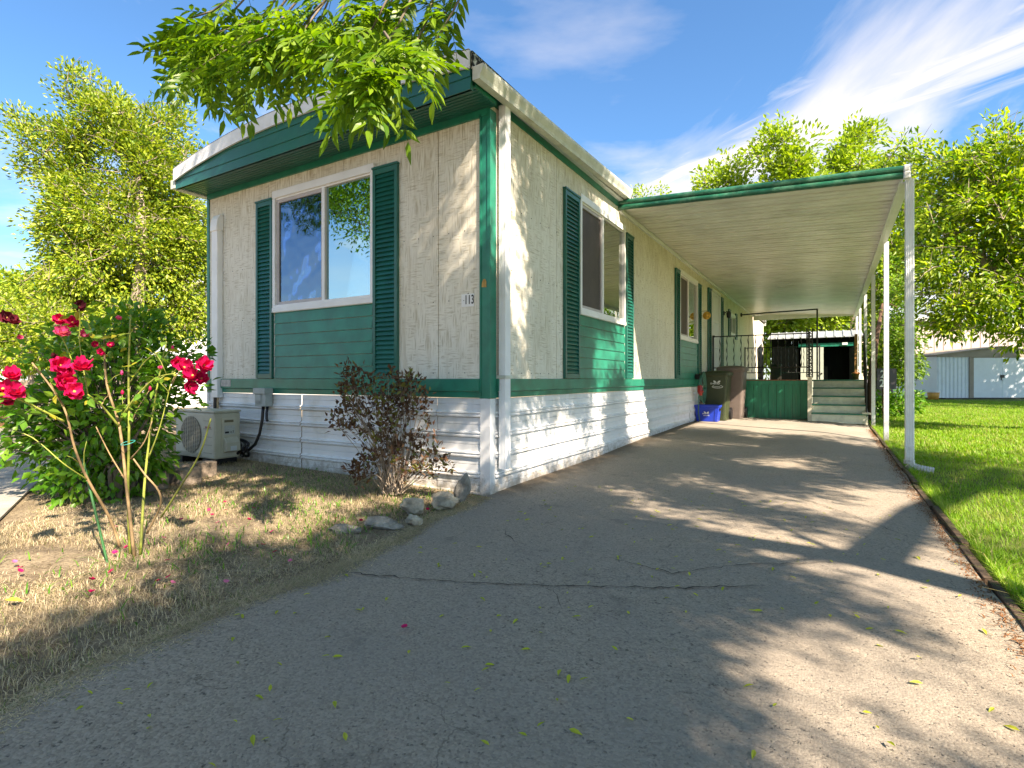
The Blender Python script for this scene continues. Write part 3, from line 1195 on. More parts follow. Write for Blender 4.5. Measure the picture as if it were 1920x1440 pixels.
# right edge of the roof, black with lichen above the gutter
mb = MB()
mb.box(RX1, RX1 + .012, -OV - .004, L + .2, 3.30, arch(RX1) + .008)
mb.prism([(RX1 + .012, arch(RX1) + .008), (RX1 - .12, arch(RX1 - .12) + .012), (RX1 - .12, arch(RX1 - .12) + .004), (RX1 + .012, arch(RX1))],
         lambda p, t: (p[0], t, p[1]), -OV + .05, L + .2)
part('roof_edge', mb, M_LICH, home)
seg = [-4.10, -2.64, -1.9, -.92, .075]
for a, b in zip(seg[:-1], seg[1:]):
    mb = MB()
    xx = np.linspace(a + .003, b - .003, 7)
    poly = [(x, arch(x) + .012) for x in xx] + [(x, arch(x) - .128) for x in xx[::-1]]
    mb.prism(poly, lambda p, t: (p[0], t, p[1]), -OV - .03, -OV - .012)
    mb.prism([(x, arch(x) + .014) for x in xx] + [(x, arch(x) + .006) for x in xx[::-1]], lambda p, t: (p[0], t, p[1]), -OV - .03, -OV + .12)
    part('roof_edge_trim', mb, M_WHITE, home)
zs_ = [3.145, 3.195, 3.245, 3.305, 3.375, 3.44]
for k, (z0, z1) in enumerate(zip(zs_[:-1], zs_[1:])):
    xx = [x for x in np.linspace(RX0 + .01, RX1 - .006, 90) if arch(x) - .11 > z0 + .004]
    if len(xx) < 3:
        continue
    mb = MB()
    top = [(x, min(z1 - .0, arch(x) - .11)) for x in xx]
    poly = [(x, z0) for x in (xx[0], xx[-1])] + top[::-1]
    off = .0 if k % 2 else .008
    mb.prism(poly, lambda p, t: (p[0], t, p[1]), -OV - off, -OV + .02)
    part('fascia_strip', mb, M_GREENM, home)
    mb2 = MB()
mb = MB()
mb.box(-4.095, .07, -OV + .001, .0, 3.175, 3.187)
for k in range(9):
    mb.box(-4.095, .07, -OV + .03 + k * .037, -OV + .036 + k * .037, 3.170, 3.175)
mb.box(-4.09, .07, -OV, -OV + .03, 3.145, 3.175)
part('soffit', mb, M_GREENM, home)
mb = MB()
mb.box(-4.06, -.0, -.022, -.0, 3.115, 3.175)
mb.box(.0, .07, -.3, .0, 3.187, 3.30)
part('frieze_board', mb, M_GREEN, home)
mb = MB()
ts = list(np.arange(.083, 3.08, .06))
mb.sheet([(.012, SWT + .07), (.012, SWT - .002)], lambda p, t: (p[0], t, p[1] - (.004 * math.sin(t * 26) if p[1] < SWT + .01 else 0)), ts)
mb.box(0, .010, .0, 3.08, SWT, 3.30)
part('frieze_board', mb, M_GREEN, home)
mb = MB().box(.0, .07, .0, L, 3.288, 3.30)
part('eave_soffit', mb, M_WHITE, home)
# gutter
gut = thing('gutter', 'long cream metal rain gutter under the roof edge above the side wall', 'gutter', (.12, 0, 3.25))
prof = [(.088, 3.365), (.088, 3.262), (.150, 3.262), (.158, 3.29), (.176, 3.325), (.184, 3.345), (.184, 3.368), (.170, 3.368), (.170, 3.352), (.150, 3.30), (.143, 3.268), (.094, 3.268), (.094, 3.365)]
mb = MB()
mb.prism(prof, lambda p, t: (p[0], t, p[1] - .057 + .03 * (t + .36)), -OV, 3.13)
part('trough', mb, M_GUT, gut)
mb = MB()
mb.prism([(.088, 3.365), (.088, 3.262), (.150, 3.262), (.158, 3.29), (.176, 3.325), (.184, 3.345), (.184, 3.368)], lambda p, t: (p[0], t, p[1] - .057), -OV - .005, -OV + .002)
part('end_cap', mb, M_GUT, gut)
mb = MB()
mb.box(-4.19, -4.10, -OV - .01, L, 3.16, 3.26)
tag(part('gutter', mb, M_GUT), 'white end of the gutter at the far left eave of the home', 'gutter')


# downspouts with ribbed faces
def spout(x0, x1, y0, y1, z0, z1, m_, parent):
    mb = MB()
    n = 5
    pts = []
    for k in range(n * 2 + 1):
        t = k / (n * 2)
        pts.append((x0 + (x1 - x0) * t, y0 - (.004 if k % 2 else 0)))
    for k in range(n * 2 + 1):
        t = k / (n * 2)
        pts.append((x1 + (.004 if k % 2 else 0), y0 + (y1 - y0) * t))
    pts += [(x1, y1), (x0, y1)]
    mb.prism(pts, lambda p, t: (p[0], p[1], t), z0, z1)
    return part('downspout_pipe', mb, m_, parent)


ds = thing('downspout', 'white downspout running down the side wall at the front corner of the home', 'downspout', (.06, .15, .2))
spout(.025, .092, .105, .185, .2, 3.235, M_WHITE, ds)
mb = MB().box(-.02, .105, .085, .098, .955, .982)
mb.box(.093, .103, .09, .2, .955, .982)
part('strap', mb, M_GUT, ds, bev=.002)

# ------------------------------------------------------------------ carport
car = thing('carport', 'flat white metal carport roof with green edge on slim white posts beside the home', 'carport', (3.1, 10, 0))
Y0, Y1 = 3.12, 16.95


def crz(x):
    return 3.215 - .055 * x   # underside of the roof at x


NP = 46
pw = (Y1 - Y0) / NP
pprof = [(0, .05), (.0, .0), (.012, 0), (.012, .034), (.030, .034), (.040, .004), (.13, .004), (.137, .020), (.150, .020), (.157, .004), (.27, .004), (.28, .034), (pw, .034), (pw, .05)]
me = None
xr = np.linspace(.02, 3.09, 2)
for k in range(NP):
    if me is None:
        mb = MB()
        mb.prism([(p[0] + Y0, p[1]) for p in pprof], lambda p, t: (t, p[0], crz(t) + p[1]), .02, 3.03)
        me = mb.mesh('roof_panel', worg(car))
        me.materials.append(M_CEIL)
    link('roof_panel', me, None, car, (0, k * pw, 0))
# front fascia with two rolled bulges
pr = [(0, -.035), (-.02, -.035)]
for c_, r_ in ((-.003, .030), (.062, .034)):
    for t in np.linspace(-PI / 2, PI / 2, 7):
        pr.append((-.020 - r_ * math.cos(t) * .75, c_ + r_ * math.sin(t)))
pr += [(0, .1)]
mb = MB()
ts = list(np.linspace(-.01, 3.045, 30))
n_ = len(pr)
vs = []
for t in ts:
    w = .006 * math.sin(t * 9) * math.exp(-t * .9) + .0015 * math.sin(t * 13)
    vs += [(t, Y0 + p[0] + w, crz(t) + p[1] + w * .6) for p in pr]
mb.add(vs, [(k * n_ + i, k * n_ + (i + 1) % n_, (k + 1) * n_ + (i + 1) % n_, (k + 1) * n_ + i) for k in range(len(ts) - 1) for i in range(n_)])
mb.add(vs[:n_], [tuple(range(n_))])
mb.add(vs[-n_:], [tuple(range(n_))])
part('fascia', mb, mat('green_rolled_fascia', (.008, .12, .07), .35, .15, 4, dirt=(.10, .26, .17), dscale=5, damt=.7, stretch=(1, 1, 1)), car)
z_ = crz(3.08)
mb = MB()
mb.box(3.045, 3.105, Y0 - .05, Y0 + .02, z_ - .045, z_ + .03)
mb.box(3.045, 3.10, Y0 - .045, Y0 + .02, z_ + .033, z_ + .10)
part('end_cap', mb, M_WHITE, car, bev=.012)
mb = MB()
mb.box(3.03, 3.045, Y0, Y1, z_ - .07, z_ + .09)
mb.box(3.045, 3.115, Y0 + .02, Y1, z_ - .07, z_ - .055)
mb.box(3.105, 3.115, Y0 + .02, Y1, z_ - .055, z_ + .09)
mb.box(3.015, 3.03, Y0, Y1, z_ - .07, z_ - .055)
part('outer_beam', mb, M_WHITE, car, bev=.003)
mb = MB()
mb.box(.002, .035, Y0, Y1, 3.15, 3.17)
mb.box(.002, .012, Y0, Y1, 3.17, 3.3)
mb.box(.028, .035, Y0, Y1, 3.17, 3.185)
part('wall_channel', mb, M_WHITE, car)
mb = MB().box(.03, 3.05, Y1 - .005, Y1 + .03, 3.02, 3.2)
part('rear_fascia', mb, M_WHITE, car)
for y in (5.95, 8.83, 11.7, 14.55, 16.85):
    mb = MB().box(3.075, 3.135, y - .035, y + .035, G(3.1, y) - .02, z_ - .07)
    for s_ in (-1, 1):
        mb.box(3.072, 3.075, y + s_ * .012 - .004, y + s_ * .012 + .004, 0, z_ - .07)
    mb.box(3.065, 3.145, y - .05, y + .05, G(3.1, y) - .01, .008)
    part('post', mb, M_WHITE, car, bev=.003)
cs = thing('downspout', 'ribbed white downspout at the front outer corner of the carport, elbow on the lawn', 'downspout', (3.1, 3.15, 0))
spout(3.065, 3.135, Y0 - .01, Y0 + .075, .09, z_ - .045, M_WHITE, cs)
mb = MB()
el = [Vector((3.10, 3.15, .12)), Vector((3.10, 3.15, .075)), Vector((3.125, 3.15, .045)), Vector((3.17, 3.14, .03)), Vector((3.24, 3.13, .02)), Vector((3.30, 3.12, .012))]
for k in range(len(el) - 1):
    a, b = el[k], el[k + 1]
    for q in range(3):
        p0, p1 = a.lerp(b, q / 3), a.lerp(b, (q + .8) / 3)
        mb.tube([p0, p1], [.05, .046], 8)
part('elbow', mb, M_WHITE, cs)
mb = MB().box(3.062, 3.138, Y0 - .016, Y0 - .004, .24, .27)
part('strap', mb, M_WHITE, cs)

# ------------------------------------------------------------------ deck with steps and railings
dk = thing('porch_deck', 'green boarded porch deck with pale steps at the far end of the driveway', 'deck', (1.5, 9.3, .09))
DZ = .94
for k in range(9):
    a = .62 + k * .152
    mb = MB().box(a + .002, a + .149, 9.28, 9.30, .07 + .012 * (k % 3 == 1), DZ - .11)
    part('skirt_board', mb, M_GREENB, dk)
part('frame', MB().box(.6, 1.99, 9.305, 9.33, .08, DZ - .03), M_DARK, dk)  # dark backing sheet added so the gaps between boards look shaded
mb = MB().box(.62, 2.0, 9.268, 9.29, DZ - .108, DZ - .022)
part('rim_board', mb, M_GREENB, dk)
mb = MB().box(.05, 2.0, 9.255, 9.40, DZ - .02, DZ)
part('edge_board', mb, mat('red_brown_edge', (.22, .085, .035), .7, .2, 10), dk)
for k in range(30):
    y = 9.41 + k * .19
    mb = MB().box(.05, 3.02, max(y, 9.98) if y < 9.98 else y, y + .18, DZ - .03, DZ - .004)
    if y < 9.98:
        mb = MB().box(.05, 2.0, y, y + .18, DZ - .03, DZ - .004)
    part('deck_board', mb, M_GREEN, dk)
mb = MB().box(1.985, 2.06, 8.93, 9.0, .07, DZ + .03)
mb.box(1.97, 2.075, 8.915, 9.015, DZ + .03, DZ + .055)
mb.box(2.0, 2.055, 9.0, 9.3, .08, DZ - .02)
part('corner_post', mb, mat('cream_paint', (.60, .56, .44), .6, .1, 6), dk)
M_STEP = mat('cream_green_step_paint', (.80, .79, .64), .6, .08, 6, dirt=(.4, .38, .28), dscale=5, damt=.25)
RH = (DZ - .09) / 5
for k in range(5):
    y = 8.95 + .25 * k
    z = .09 + RH * k
    mb = MB().box(2.06, 3.0, y, y + .02, z - (.03 if k == 0 else 0), z + RH - .026)
    part('riser', mb, M_STEP, dk)
    mb = MB().box(2.05, 3.02, y - .025, y + .25, z + RH - .026, z + RH)
    part('tread', mb, M_GREEN, dk, bev=.004)
mb = MB()
mb.prism([(8.97, .05), (9.97, .05), (9.97, .9), (9.72, .72), (9.47, .55), (9.22, .38), (8.97, .2)], lambda p, t: (t, p[0], p[1]), 3.0, 3.025)
part('stringer', mb, M_STEP, dk)


def railing(pts, ztop, zbot, nb, name='railing', thick=.012, twist=True):
    """pts: two plan points"""
    a, b = Vector(pts[0]), Vector(pts[1])
    mb = MB()
    for z in (ztop, zbot):
        mb.tube([(a.x, a.y, z), (b.x, b.y, z)], thick, 4)
    for p in (a, b):
        mb.tube([(p.x, p.y, DZ), (p.x, p.y, ztop + .03)], thick * 1.6, 4)
    rl = part(name, mb, M_BLACKM, dk)
    for k in range(nb):
        t = (k + 1) / (nb + 1)
        p = a.lerp(b, t)
        bb = MB()
        zz = np.linspace(zbot, ztop, 15)
        bb.tube([(p.x + (.006 * math.sin(z * 30) if twist else 0), p.y + (.006 * math.cos(z * 30) if twist else 0), z) for z in zz], [thick * (.75 + .35 * math.sin(i * 1.8)) for i in range(15)], 4)
        part('baluster', bb, M_BLACKM, rl)
    return rl


railing([(.06, 9.33), (2.0, 9.33)], 1.93, 1.21, 12)
railing([(.06, 14.6), (2.1, 14.6)], 1.93, 1.15, 9)
# scrolled iron columns at the head of the steps and the panel down the right side
mb = MB()
for dx in (-.05, .05):
    mb.tube([(2.02 + dx, 8.97, DZ + .055), (2.02 + dx, 8.97, 2.0)], .012, 4)
for k in range(7):
    c_ = Vector((2.02, 8.97, DZ + .13 + k * .14))
    mb.tube([c_ + Vector((.048 * math.sin(t * 2), .01 * math.cos(t), .065 * math.cos(t))) for t in np.linspace(0, 2 * PI, 14)], .008, 4)
part('iron_column', mb, M_BLACKM, dk)
mb = MB()
A = Vector((3.0, 8.98, .30))
B = Vector((3.0, 9.95, 1.12))
h = Vector((0, 0, .82))
for p in (0, .33, .66, 1):
    q = A.lerp(B, p)
    mb.tube([q - Vector((0, 0, .1)), q + h], .014, 4)
for k in range(6):
    mb.tube([A + h * k / 5, B + h * k / 5], .010, 4)
for i in range(12):
    for j in range(5):
        c_ = A.lerp(B, (i + .5) / 12) + h * (j + .5) / 5
        mb.tube([c_ + Vector((.006 * math.sin(2 * t), .038 * math.cos(t), .07 * math.sin(t))) for t in np.linspace(0, 2 * PI, 8)], .009, 4)
part('stair_panel', mb, M_BLACKM, dk)
part('newel_base', MB().box(2.93, 3.07, 8.9, 9.03, .26, .29), M_STEP, dk)
# black pipe frame below the carport roof
pipe = thing('pipe_frame', 'thin black pipe frame hanging under the carport roof above the deck', 'pipe', (2.05, 14.1, DZ))
part('cross_pipe', MB().tube([(.02, 14.1, 2.93), (.7, 14.1, 2.95), (2.05, 14.1, 2.97)], .022, 6), M_BLACKM, pipe)
part('upright', MB().tube([(2.05, 14.1, DZ), (2.05, 14.1, 2.985)], .022, 6), M_BLACKM, pipe)
part('wall_flange', MB().tube([(.0, 14.1, 2.93), (.04, 14.1, 2.93)], .06, 8), M_BLACKM, pipe)

# small things on the deck
M_TERRA = mat('terracotta', (.45, .17, .06), .8, .12, 10)
pot = thing('flower_pot', 'terracotta pot on the deck beside the wooden post', 'plant pot', (2.93, 12.3, DZ))
part('pot', MB().rev([(0, 0), (.05, 0), (.075, .14), (.09, .14), (.09, .18), (.07, .18), (.065, .1), (0, .1)], (2.93, 12.3, DZ), 14), M_TERRA, pot, sm=True)
wp = MB().box(2.93, 3.0, 13.2, 13.27, DZ, 2.15)
tag(part('wooden_post', wp, mat('orange_wood', (.42, .2, .07), .75, .2, 12, stretch=(6, 6, .6)), bev=.004), 'orange-brown wooden post standing on the deck in front of the dark opening', 'post')
bx = MB().box(.86, 1.12, 13.9, 14.15, DZ, 1.36)
bx.box(.84, 1.14, 13.88, 14.17, 1.36, 1.39)
tag(part('planter_stand', bx, mat('dark_stand', (.05, .035, .025), .8, .2)), 'small dark wooden stand at the back rail of the deck', 'stand')

# ------------------------------------------------------------------ carts and bins


def cart(name, label, cx, cy, w, d, h, m_, mlid, rot=0):
    z0 = G(cx, cy) + .004
    t = thing(name, label, 'wheelie bin', (cx, cy, z0))
    t.rotation_euler = (0, 0, rot)
    mb = MB()
    hw, hd = w / 2, d / 2
    lv = [(0, .78), (.02, .80), (.55, .90), (.9, .97), (.915, 1.0), (.94, 1.04), (.955, 1.04)]
    rings = []
    for f, s in lv:
        z = f * h * .965
        r = .05
        ring = []
        for (sx, sy) in ((-1, -1), (1, -1), (1, 1), (-1, 1)):
            cxk, cyk = sx * (hw * s - r), sy * (hd * s - r)
            a0 = {(-1, -1): PI, (1, -1): 1.5 * PI, (1, 1): 0, (-1, 1): .5 * PI}[(sx, sy)]
            for q in range(4):
                a_ = a0 + q * PI / 6
                ring.append((cxk + r * math.cos(a_), cyk + r * math.sin(a_), z))
        rings.append(ring)
    n = 16
    vs = [p for r in rings for p in r]
    fs = [(i * n + k, i * n + (k + 1) % n, (i + 1) * n + (k + 1) % n, (i + 1) * n + k) for i in range(len(rings) - 1) for k in range(n)]
    fs.append(tuple(range(n))[::-1])
    mb.add(vs, fs)
    me = mb.mesh('bin_body')
    me.shade_smooth_by_angle(math.radians(35)) if hasattr(me, 'shade_smooth_by_angle') else None
    link('bin_body', me, m_, t)
    # lid: slightly domed with an overhanging lip
    lb = MB()
    lv2 = [(.93, 1.10, 0), (.985, 1.10, 0), (1.0, 1.05, 0), (1.02, .75, .02), (1.03, .3, .02)]
    rings = []
    for f, s, sh in lv2:
        rings.append([(x * s / 1.04, y * s / 1.04 + sh, f * h * .965) for x, y, _ in [(p[0], p[1], 0) for p in vs[-16:]]])
    v2 = [p for r in rings for p in r]
    f2 = [(i * n + k, i * n + (k + 1) % n, (i + 1) * n + (k + 1) % n, (i + 1) * n + k) for i in range(len(rings) - 1) for k in range(n)]
    f2.append(tuple((len(rings) - 1) * n + k for k in range(n)))
    lb.add(v2, f2)
    me = lb.mesh('lid')
    link('lid', me, mlid, t)
    hb = MB()
    hb.tube([(-hw * .7, hd * 1.02, h * .92), (-hw * .7, hd * 1.3, h * .93), (hw * .7, hd * 1.3, h * .93), (hw * .7, hd * 1.02, h * .92)], .014, 6)
    link('handle', hb.mesh('handle'), mlid, t)
    for s in (-1, 1):
        wb = MB()
        wb.tube([(s * (hw * .82), hd * .85, .13), (s * (hw * .82 + .045), hd * .85, .13)], .125, 16)
        link('wheel', wb.mesh('wheel'), M_BLACKP, t)
    return t


M_CG = mat('green_cart_plastic', (.042, .055, .022), .45, .06, 8, bump=.1, bscale=150)
M_CGL = mat('green_cart_lid', (.035, .048, .018), .5, .06, 8)
M_CB = mat('taupe_cart_plastic', (.16, .125, .108), .5, .06, 8, bump=.1, bscale=150)
M_BLUE = mat('blue_bin_plastic', (.012, .05, .48), .35, .06, 8)
gc = cart('green_bin', 'dark green wheelie bin with white logo behind the blue recycling box', .34, 8.25, .50, .56, 1.04, M_CG, M_CGL)
bc = cart('taupe_bin', 'tall taupe wheelie bin between the dark green bin and the deck', .54, 8.92, .54, .56, 1.16, M_CB, M_CB)


def emblem(parent, cx, cz, y, s, m_, swoosh, nglyph):
    """two leaf wings over a row of small letters and a second line (as seen, too small to read)"""
    mb = MB()
    for sx in (-1, 1):
        pts = [(0, .0), (.10, .12), (.30, .34), (.62, .42), (.66, .30), (.58, .08), (.4, -.02)]
        mb.prism([(cx + (sx * p[0] + .15 * (1 if swoosh else 0)) * s, cz + (p[1] + .2) * s) for p in pts], lambda p, t: (p[0], t, p[1]), y - .002, y)
    r = random.Random(3)
    x = cx - 1.05 * s
    for k in range(nglyph):
        w = .2 * s
        hgt = .34 * s
        if k % 3 == 0:
            mb.tube([(x + w / 2 + w * .4 * math.cos(t), y - .001, cz + hgt * .4 * math.sin(t)) for t in np.linspace(.6, 5.6, 8)], .05 * s, 4)
        elif k % 3 == 1:
            mb.box(x, x + w * .35, y - .002, y, cz - hgt / 2, cz + hgt / 2)
            mb.box(x + w * .35, x + w * .9, y - .002, y, cz - hgt * .1, cz + hgt * .14)
        else:
            mb.box(x, x + w * .25, y - .002, y, cz - hgt / 2, cz + hgt * .5)
            mb.box(x + w * .55, x + w * .8, y - .002, y, cz - hgt / 2, cz + hgt * .5)
            mb.box(x + w * .25, x + w * .55, y - .002, y, cz - hgt * .1, cz + hgt * .1)
        x += w * 1.15
    if swoosh:
        mb.tube([(cx + s * (.25 + 1.0 * math.cos(t)), y - .001, cz - .62 * s + .26 * s * math.sin(t)) for t in np.linspace(1.0, -4.0, 22)], .05 * s, 4)
        for k in range(8):
            mb.box(cx - .5 * s + k * .16 * s, cx - .5 * s + (k * .16 + .1) * s, y - .002, y, cz - .68 * s, cz - .54 * s)
    else:
        for k in range(9):
            mb.box(cx - .78 * s + k * .175 * s, cx - .78 * s + (k * .175 + .12) * s, y - .002, y, cz - .58 * s, cz - .44 * s)
    me = mb.mesh('logo')
    return link('logo', me, m_, parent)


M_LOGO = mat('white_print', (.75, .77, .75), .5, .03)
e1 = emblem(gc, .02, .78, -.222, .105, M_LOGO, True, 8)
e1.rotation_euler = (.06, 0, 0)
e1.location = (0, 0, 0)
# blue box
bxx, bxy = .24, 7.78
bz = G(bxx, bxy) + .006
bb = thing('recycling_box', 'open blue plastic recycling box with white logo in front of the bins', 'recycling box', (bxx, bxy, bz))
mb = MB()
hw, hd, hh_ = .235, .165, .33
t_ = .012


def ringr(s, z, w=hw, d=hd):
    return [(-w * s, -d * s, z), (w * s, -d * s, z), (w * s, d * s, z), (-w * s, d * s, z)]


rings = [ringr(.84, 0), ringr(.97, hh_ * .86), ringr(.985, hh_ * .86), ringr(1.03, hh_ * .88), ringr(1.04, hh_), ringr(1.0, hh_), ringr(.95, hh_ * .9), ringr(.80, .015)]
vs = [p for r in rings for p in r]
fs = [(i * 4 + k, i * 4 + (k + 1) % 4, (i + 1) * 4 + (k + 1) % 4, (i + 1) * 4 + k) for i in range(7) for k in range(4)] + [(3, 2, 1, 0), (28, 29, 30, 31)]
mb.add(vs, fs)
o = link('box_body', mb.mesh('box_body'), M_BLUE, bb)
m_ = o.modifiers.new('bevel', 'BEVEL')
m_.width = .008
m_.segments = 2
mb = MB()
for sx in (-.78, -.3, .3, .78):
    mb.prism([(sx * hw - .012, .02), (sx * hw + .012, .02), (sx * hw + .012, hh_ * .8), (sx * hw - .012, hh_ * .8)], lambda p, t: (p[0] * (.86 + .12 * p[1] / hh_), -hd * (.85 + .13 * p[1] / hh_) - t, p[1]), .001, .006) if abs(sx) > .5 else None
link('rib', mb.mesh('rib'), M_BLUE, bb)
mb = MB().box(hw * 1.0 - .006, hw * 1.0 + .008, -.05, .05, hh_ * .66, hh_ * .8)
link('hand_hole', mb.mesh('hand_hole'), M_BLACKP, bb)
e2 = emblem(bb, .0, .17, -.146, .075, M_LOGO, False, 8)
e2.rotation_euler = (.09, 0, 0)
e2.location = (0, -.002, 0)
# garden hose hanging at the belt, with red nozzle
mb = MB()
hc = Vector((.09, 7.62, .78))
for k in range(4):
    mb.tube([hc + Vector((.05 + .014 * k + .02 * math.cos(t), .13 * math.cos(t) + .01 * k, (.26 + .02 * k) * math.sin(t))) for t in np.linspace(0, 2 * PI, 24)], .011, 6)
mb.tube([hc + Vector((.05, -.12, 0)), hc + Vector((.03, -.16, -.2)), hc + Vector((.03, -.17, -.5)), hc + Vector((.04, -.1, -.68))], .011, 6)
hs = thing('garden_hose', 'green garden hose coiled on the wall beside the dark green bin', 'hose', (.06, 7.62, .1))
part('coil', mb, mat('hose_green', (.03, .13, .09), .4, .1), hs, sm=True)
mb = MB().tube([(.12, 7.55, .86), (.13, 7.52, .80), (.14, 7.50, .70), (.15, 7.5, .62)], [.02, .05, .055, .03], 10)
mb.tube([(.14, 7.50, .72), (.2, 7.47, .70)], .02, 8)
part('nozzle', mb, mat('red_plastic', (.35, .02, .015), .4, .1), hs)
mb = MB().tube([(.03, 7.62, 1.0), (.12, 7.62, 1.0)], .06, 10)
part('hanger', mb, M_BLACKP, hs)

# ------------------------------------------------------------------ air-conditioner outdoor unit
M_AC = mat('cream_appliance', (.50, .50, .41), .5, .05, 6, dirt=(.33, .31, .22), dscale=8, damt=.35)
AX, AY, AZ = -3.13, -.47, .105
ac_ = thing('air_conditioner', 'cream outdoor air conditioner unit with round fan grille at the front wall', 'air conditioner', (AX - .38, AY + .15, .06))
AWd, ADp, AHt = .76, .29, .49
mb = MB().box(AX - AWd, AX, AY, AY + ADp, AZ, AZ + AHt)
part('casing', mb, M_AC, ac_, bev=.018)
mb = MB().box(AX - AWd - .006, AX + .006, AY - .008, AY + ADp + .005, AZ + AHt, AZ + AHt + .022)
part('top_cover', mb, M_AC, ac_, bev=.006)
mb = MB()
gcx, gcz, gr_ = AX - .44, AZ + .245, .20
mb.tube([(gcx, AY - .004, gcz), (gcx, AY - .002, gcz)], gr_, 28)
part('fan_opening', mb, M_BLACKP, ac_)
mb = MB()
for k in range(28):
    z = gcz - gr_ + (k + .5) * 2 * gr_ / 28
    hwid = math.sqrt(max(0, gr_ ** 2 - (z - gcz) ** 2))
    mb.box(gcx - hwid, gcx + hwid, AY - .012, AY - .008, z, z + .004)
for k in range(9):
    x = gcx - gr_ + (k + .5) * 2 * gr_ / 9
    hh2 = math.sqrt(max(0, gr_ ** 2 - (x - gcx) ** 2))
    mb.box(x, x + .003, AY - .015, AY - .012, gcz - hh2, gcz + hh2)
part('grille', mb, M_AC, ac_)
mb = MB()
for k in range(5):
    mb.box(AX - .20, AX - .045, AY - .003, AY, AZ + .06 + k * .085, AZ + .062 + k * .085 + .004)
for k in range(10):
    if k < 4 or k > 30:
        mb.box(AX - .72, AX - .23, AY - .004, AY, AZ + .02 + k * .010, AZ + .024 + k * .010)
part('louvre_line', mb, mat('ac_shadow_line', (.30, .29, .23), .7, .05), ac_, kind='stuff')
mb = MB().box(AX - .17, AX - .065, AY - .003, AY, AZ + .325, AZ + .345)
part('badge', mb, mat('red_grey_badge', (.32, .14, .12), .5, .2, 60), ac_)
# service cover on the right-hand side
mb = MB()
mb.box(AX, AX + .014, AY + .075, AY + ADp - .05, AZ + .06, AZ + .43)
mb.prism([(0, .20), (.055, .14), (.06, .05), (0, .035)], lambda p, t: (AX + .014 + p[0], t, AZ + .03 + p[1]), AY + .09, AY + ADp - .045)
part('service_cover', mb, M_AC, ac_, bev=.008)
mb = MB().box(AX + .012, AX + .0155, AY + .10, AY + .20, AZ + .385, AZ + .41)
part('hand_recess', mb, mat('recess', (.17, .15, .09), .8, .1), ac_)
mb = MB().box(AX + .014, AX + .016, AY + .10, AY + .215, AZ + .255, AZ + .35)
part('rating_label', mb, mat('label_white', (.45, .49, .48), .5, .08, 70), ac_)
mb = MB().box(AX + .016, AX + .0172, AY + .105, AY + .15, AZ + .268, AZ + .288)
mb.tube([(AX + .0165, AY + .175 + .008 * math.cos(t), AZ + .277 + .01 * math.sin(t)) for t in np.linspace(0, 6.28, 8)], .0018, 4)
mb.box(AX + .016, AX + .0172, AY + .197, AY + .201, AZ + .270, AZ + .295)
mb.box(AX + .016, AX + .0172, AY + .190, AY + .197, AZ + .289, AZ + .295)
part('label_print', mb, M_INK, ac_)
mb = MB().box(AX + .0745, AX + .077, AY + .13, AY + .20, AZ + .085, AZ + .135)
part('warning_label', mb, mat('label_blue_white', (.55, .62, .66), .5, .04), ac_)
for x in (AX - .62, AX - .14):
    part('foot', MB().box(x - .04, x + .04, AY - .02, AY + ADp + .02, .03, AZ), M_BLACKP, ac_)

# ------------------------------------------------------------------ rocks, blocks


def rock(name, label, c, sz, seed, m_, rot=(0, 0, 0), group='rocks along the bed edge'):
    import bmesh
    bm = bmesh.new()
    bmesh.ops.create_icosphere(bm, subdivisions=3, radius=1)
    r = random.Random(seed)
    pl = []
    for _ in range(9):
        d = Vector((r.gauss(0, 1), r.gauss(0, 1), r.gauss(0, 1))).normalized()
        pl.append((d, r.uniform(.55, .85)))
    from mathutils import noise as mn
    for v in bm.verts:
        p = v.co.copy()
        for d, k in pl:
            q = p.dot(d)
            if q > k:
                p -= d * (q - k)
        p += v.co * (mn.noise(v.co * 2.3 + Vector((seed, 0, 0))) * .22 + mn.noise(v.co * 6 + Vector((0, seed, 0))) * .10)
        v.co = Vector((p.x * sz[0], p.y * sz[1], p.z * sz[2]))
    sz = tuple(q * .88 for q in sz)
    for v in bm.verts:
        v.co *= .88
    me = bpy.data.meshes.new(name)
    bm.to_mesh(me)
    bm.free()
    o = link(name, me, m_, None, c, rot)
    tag(o, label, 'rock', group)
    return o


def gpt(px, py):
    D = CH * 1004 / (py - 711)
    p = at(px, py, D)
    return p


p = gpt(770, 968)
rock('rock', 'whitish angular rock, second from the corner of the home, split face up', (p.x - .02, p.y + .05, .06), (.10, .085, .075), 3, M_ROCK, (0, .1, .5))
p = gpt(752, 985)
rock('rock', 'small whitish stone leaning against the front of the whitish angular rock', (p.x + .08, p.y + .04, .03), (.06, .05, .06), 8, M_ROCK, (.3, .1, .9))
p = gpt(826, 955)
rock('rock', 'largest pale rounded rock between the whitish rock and the upright rock', (p.x, p.y + .05, .06), (.14, .11, .085), 5, M_ROCK, (.1, -.15, .7))
p = gpt(862, 942)
rock('rock', 'upright brown and grey rock nearest the corner of the home', (p.x - .005, p.y + .04, .10), (.075, .06, .15), 9, M_ROCKD, (.0, .1, .3))
p = gpt(715, 992)
rock('rock', 'low grey rock in the dry grass left of the whitish rocks', (p.x - .03, p.y + .04, .02), (.17, .07, .055), 12, M_ROCKD, (0, .05, .5))
p = gpt(652, 996)
rock('rock', 'flat grey rock half buried at the left end of the row of rocks', (p.x - .04, p.y, .005), (.13, .08, .035), 14, M_ROCKD, (0, 0, .4))
M_BLK = mat('old_concrete_block', (.27, .215, .165), .95, .2, 6, dirt=(.09, .07, .05), dscale=7, damt=.6, bump=.8, bscale=60)
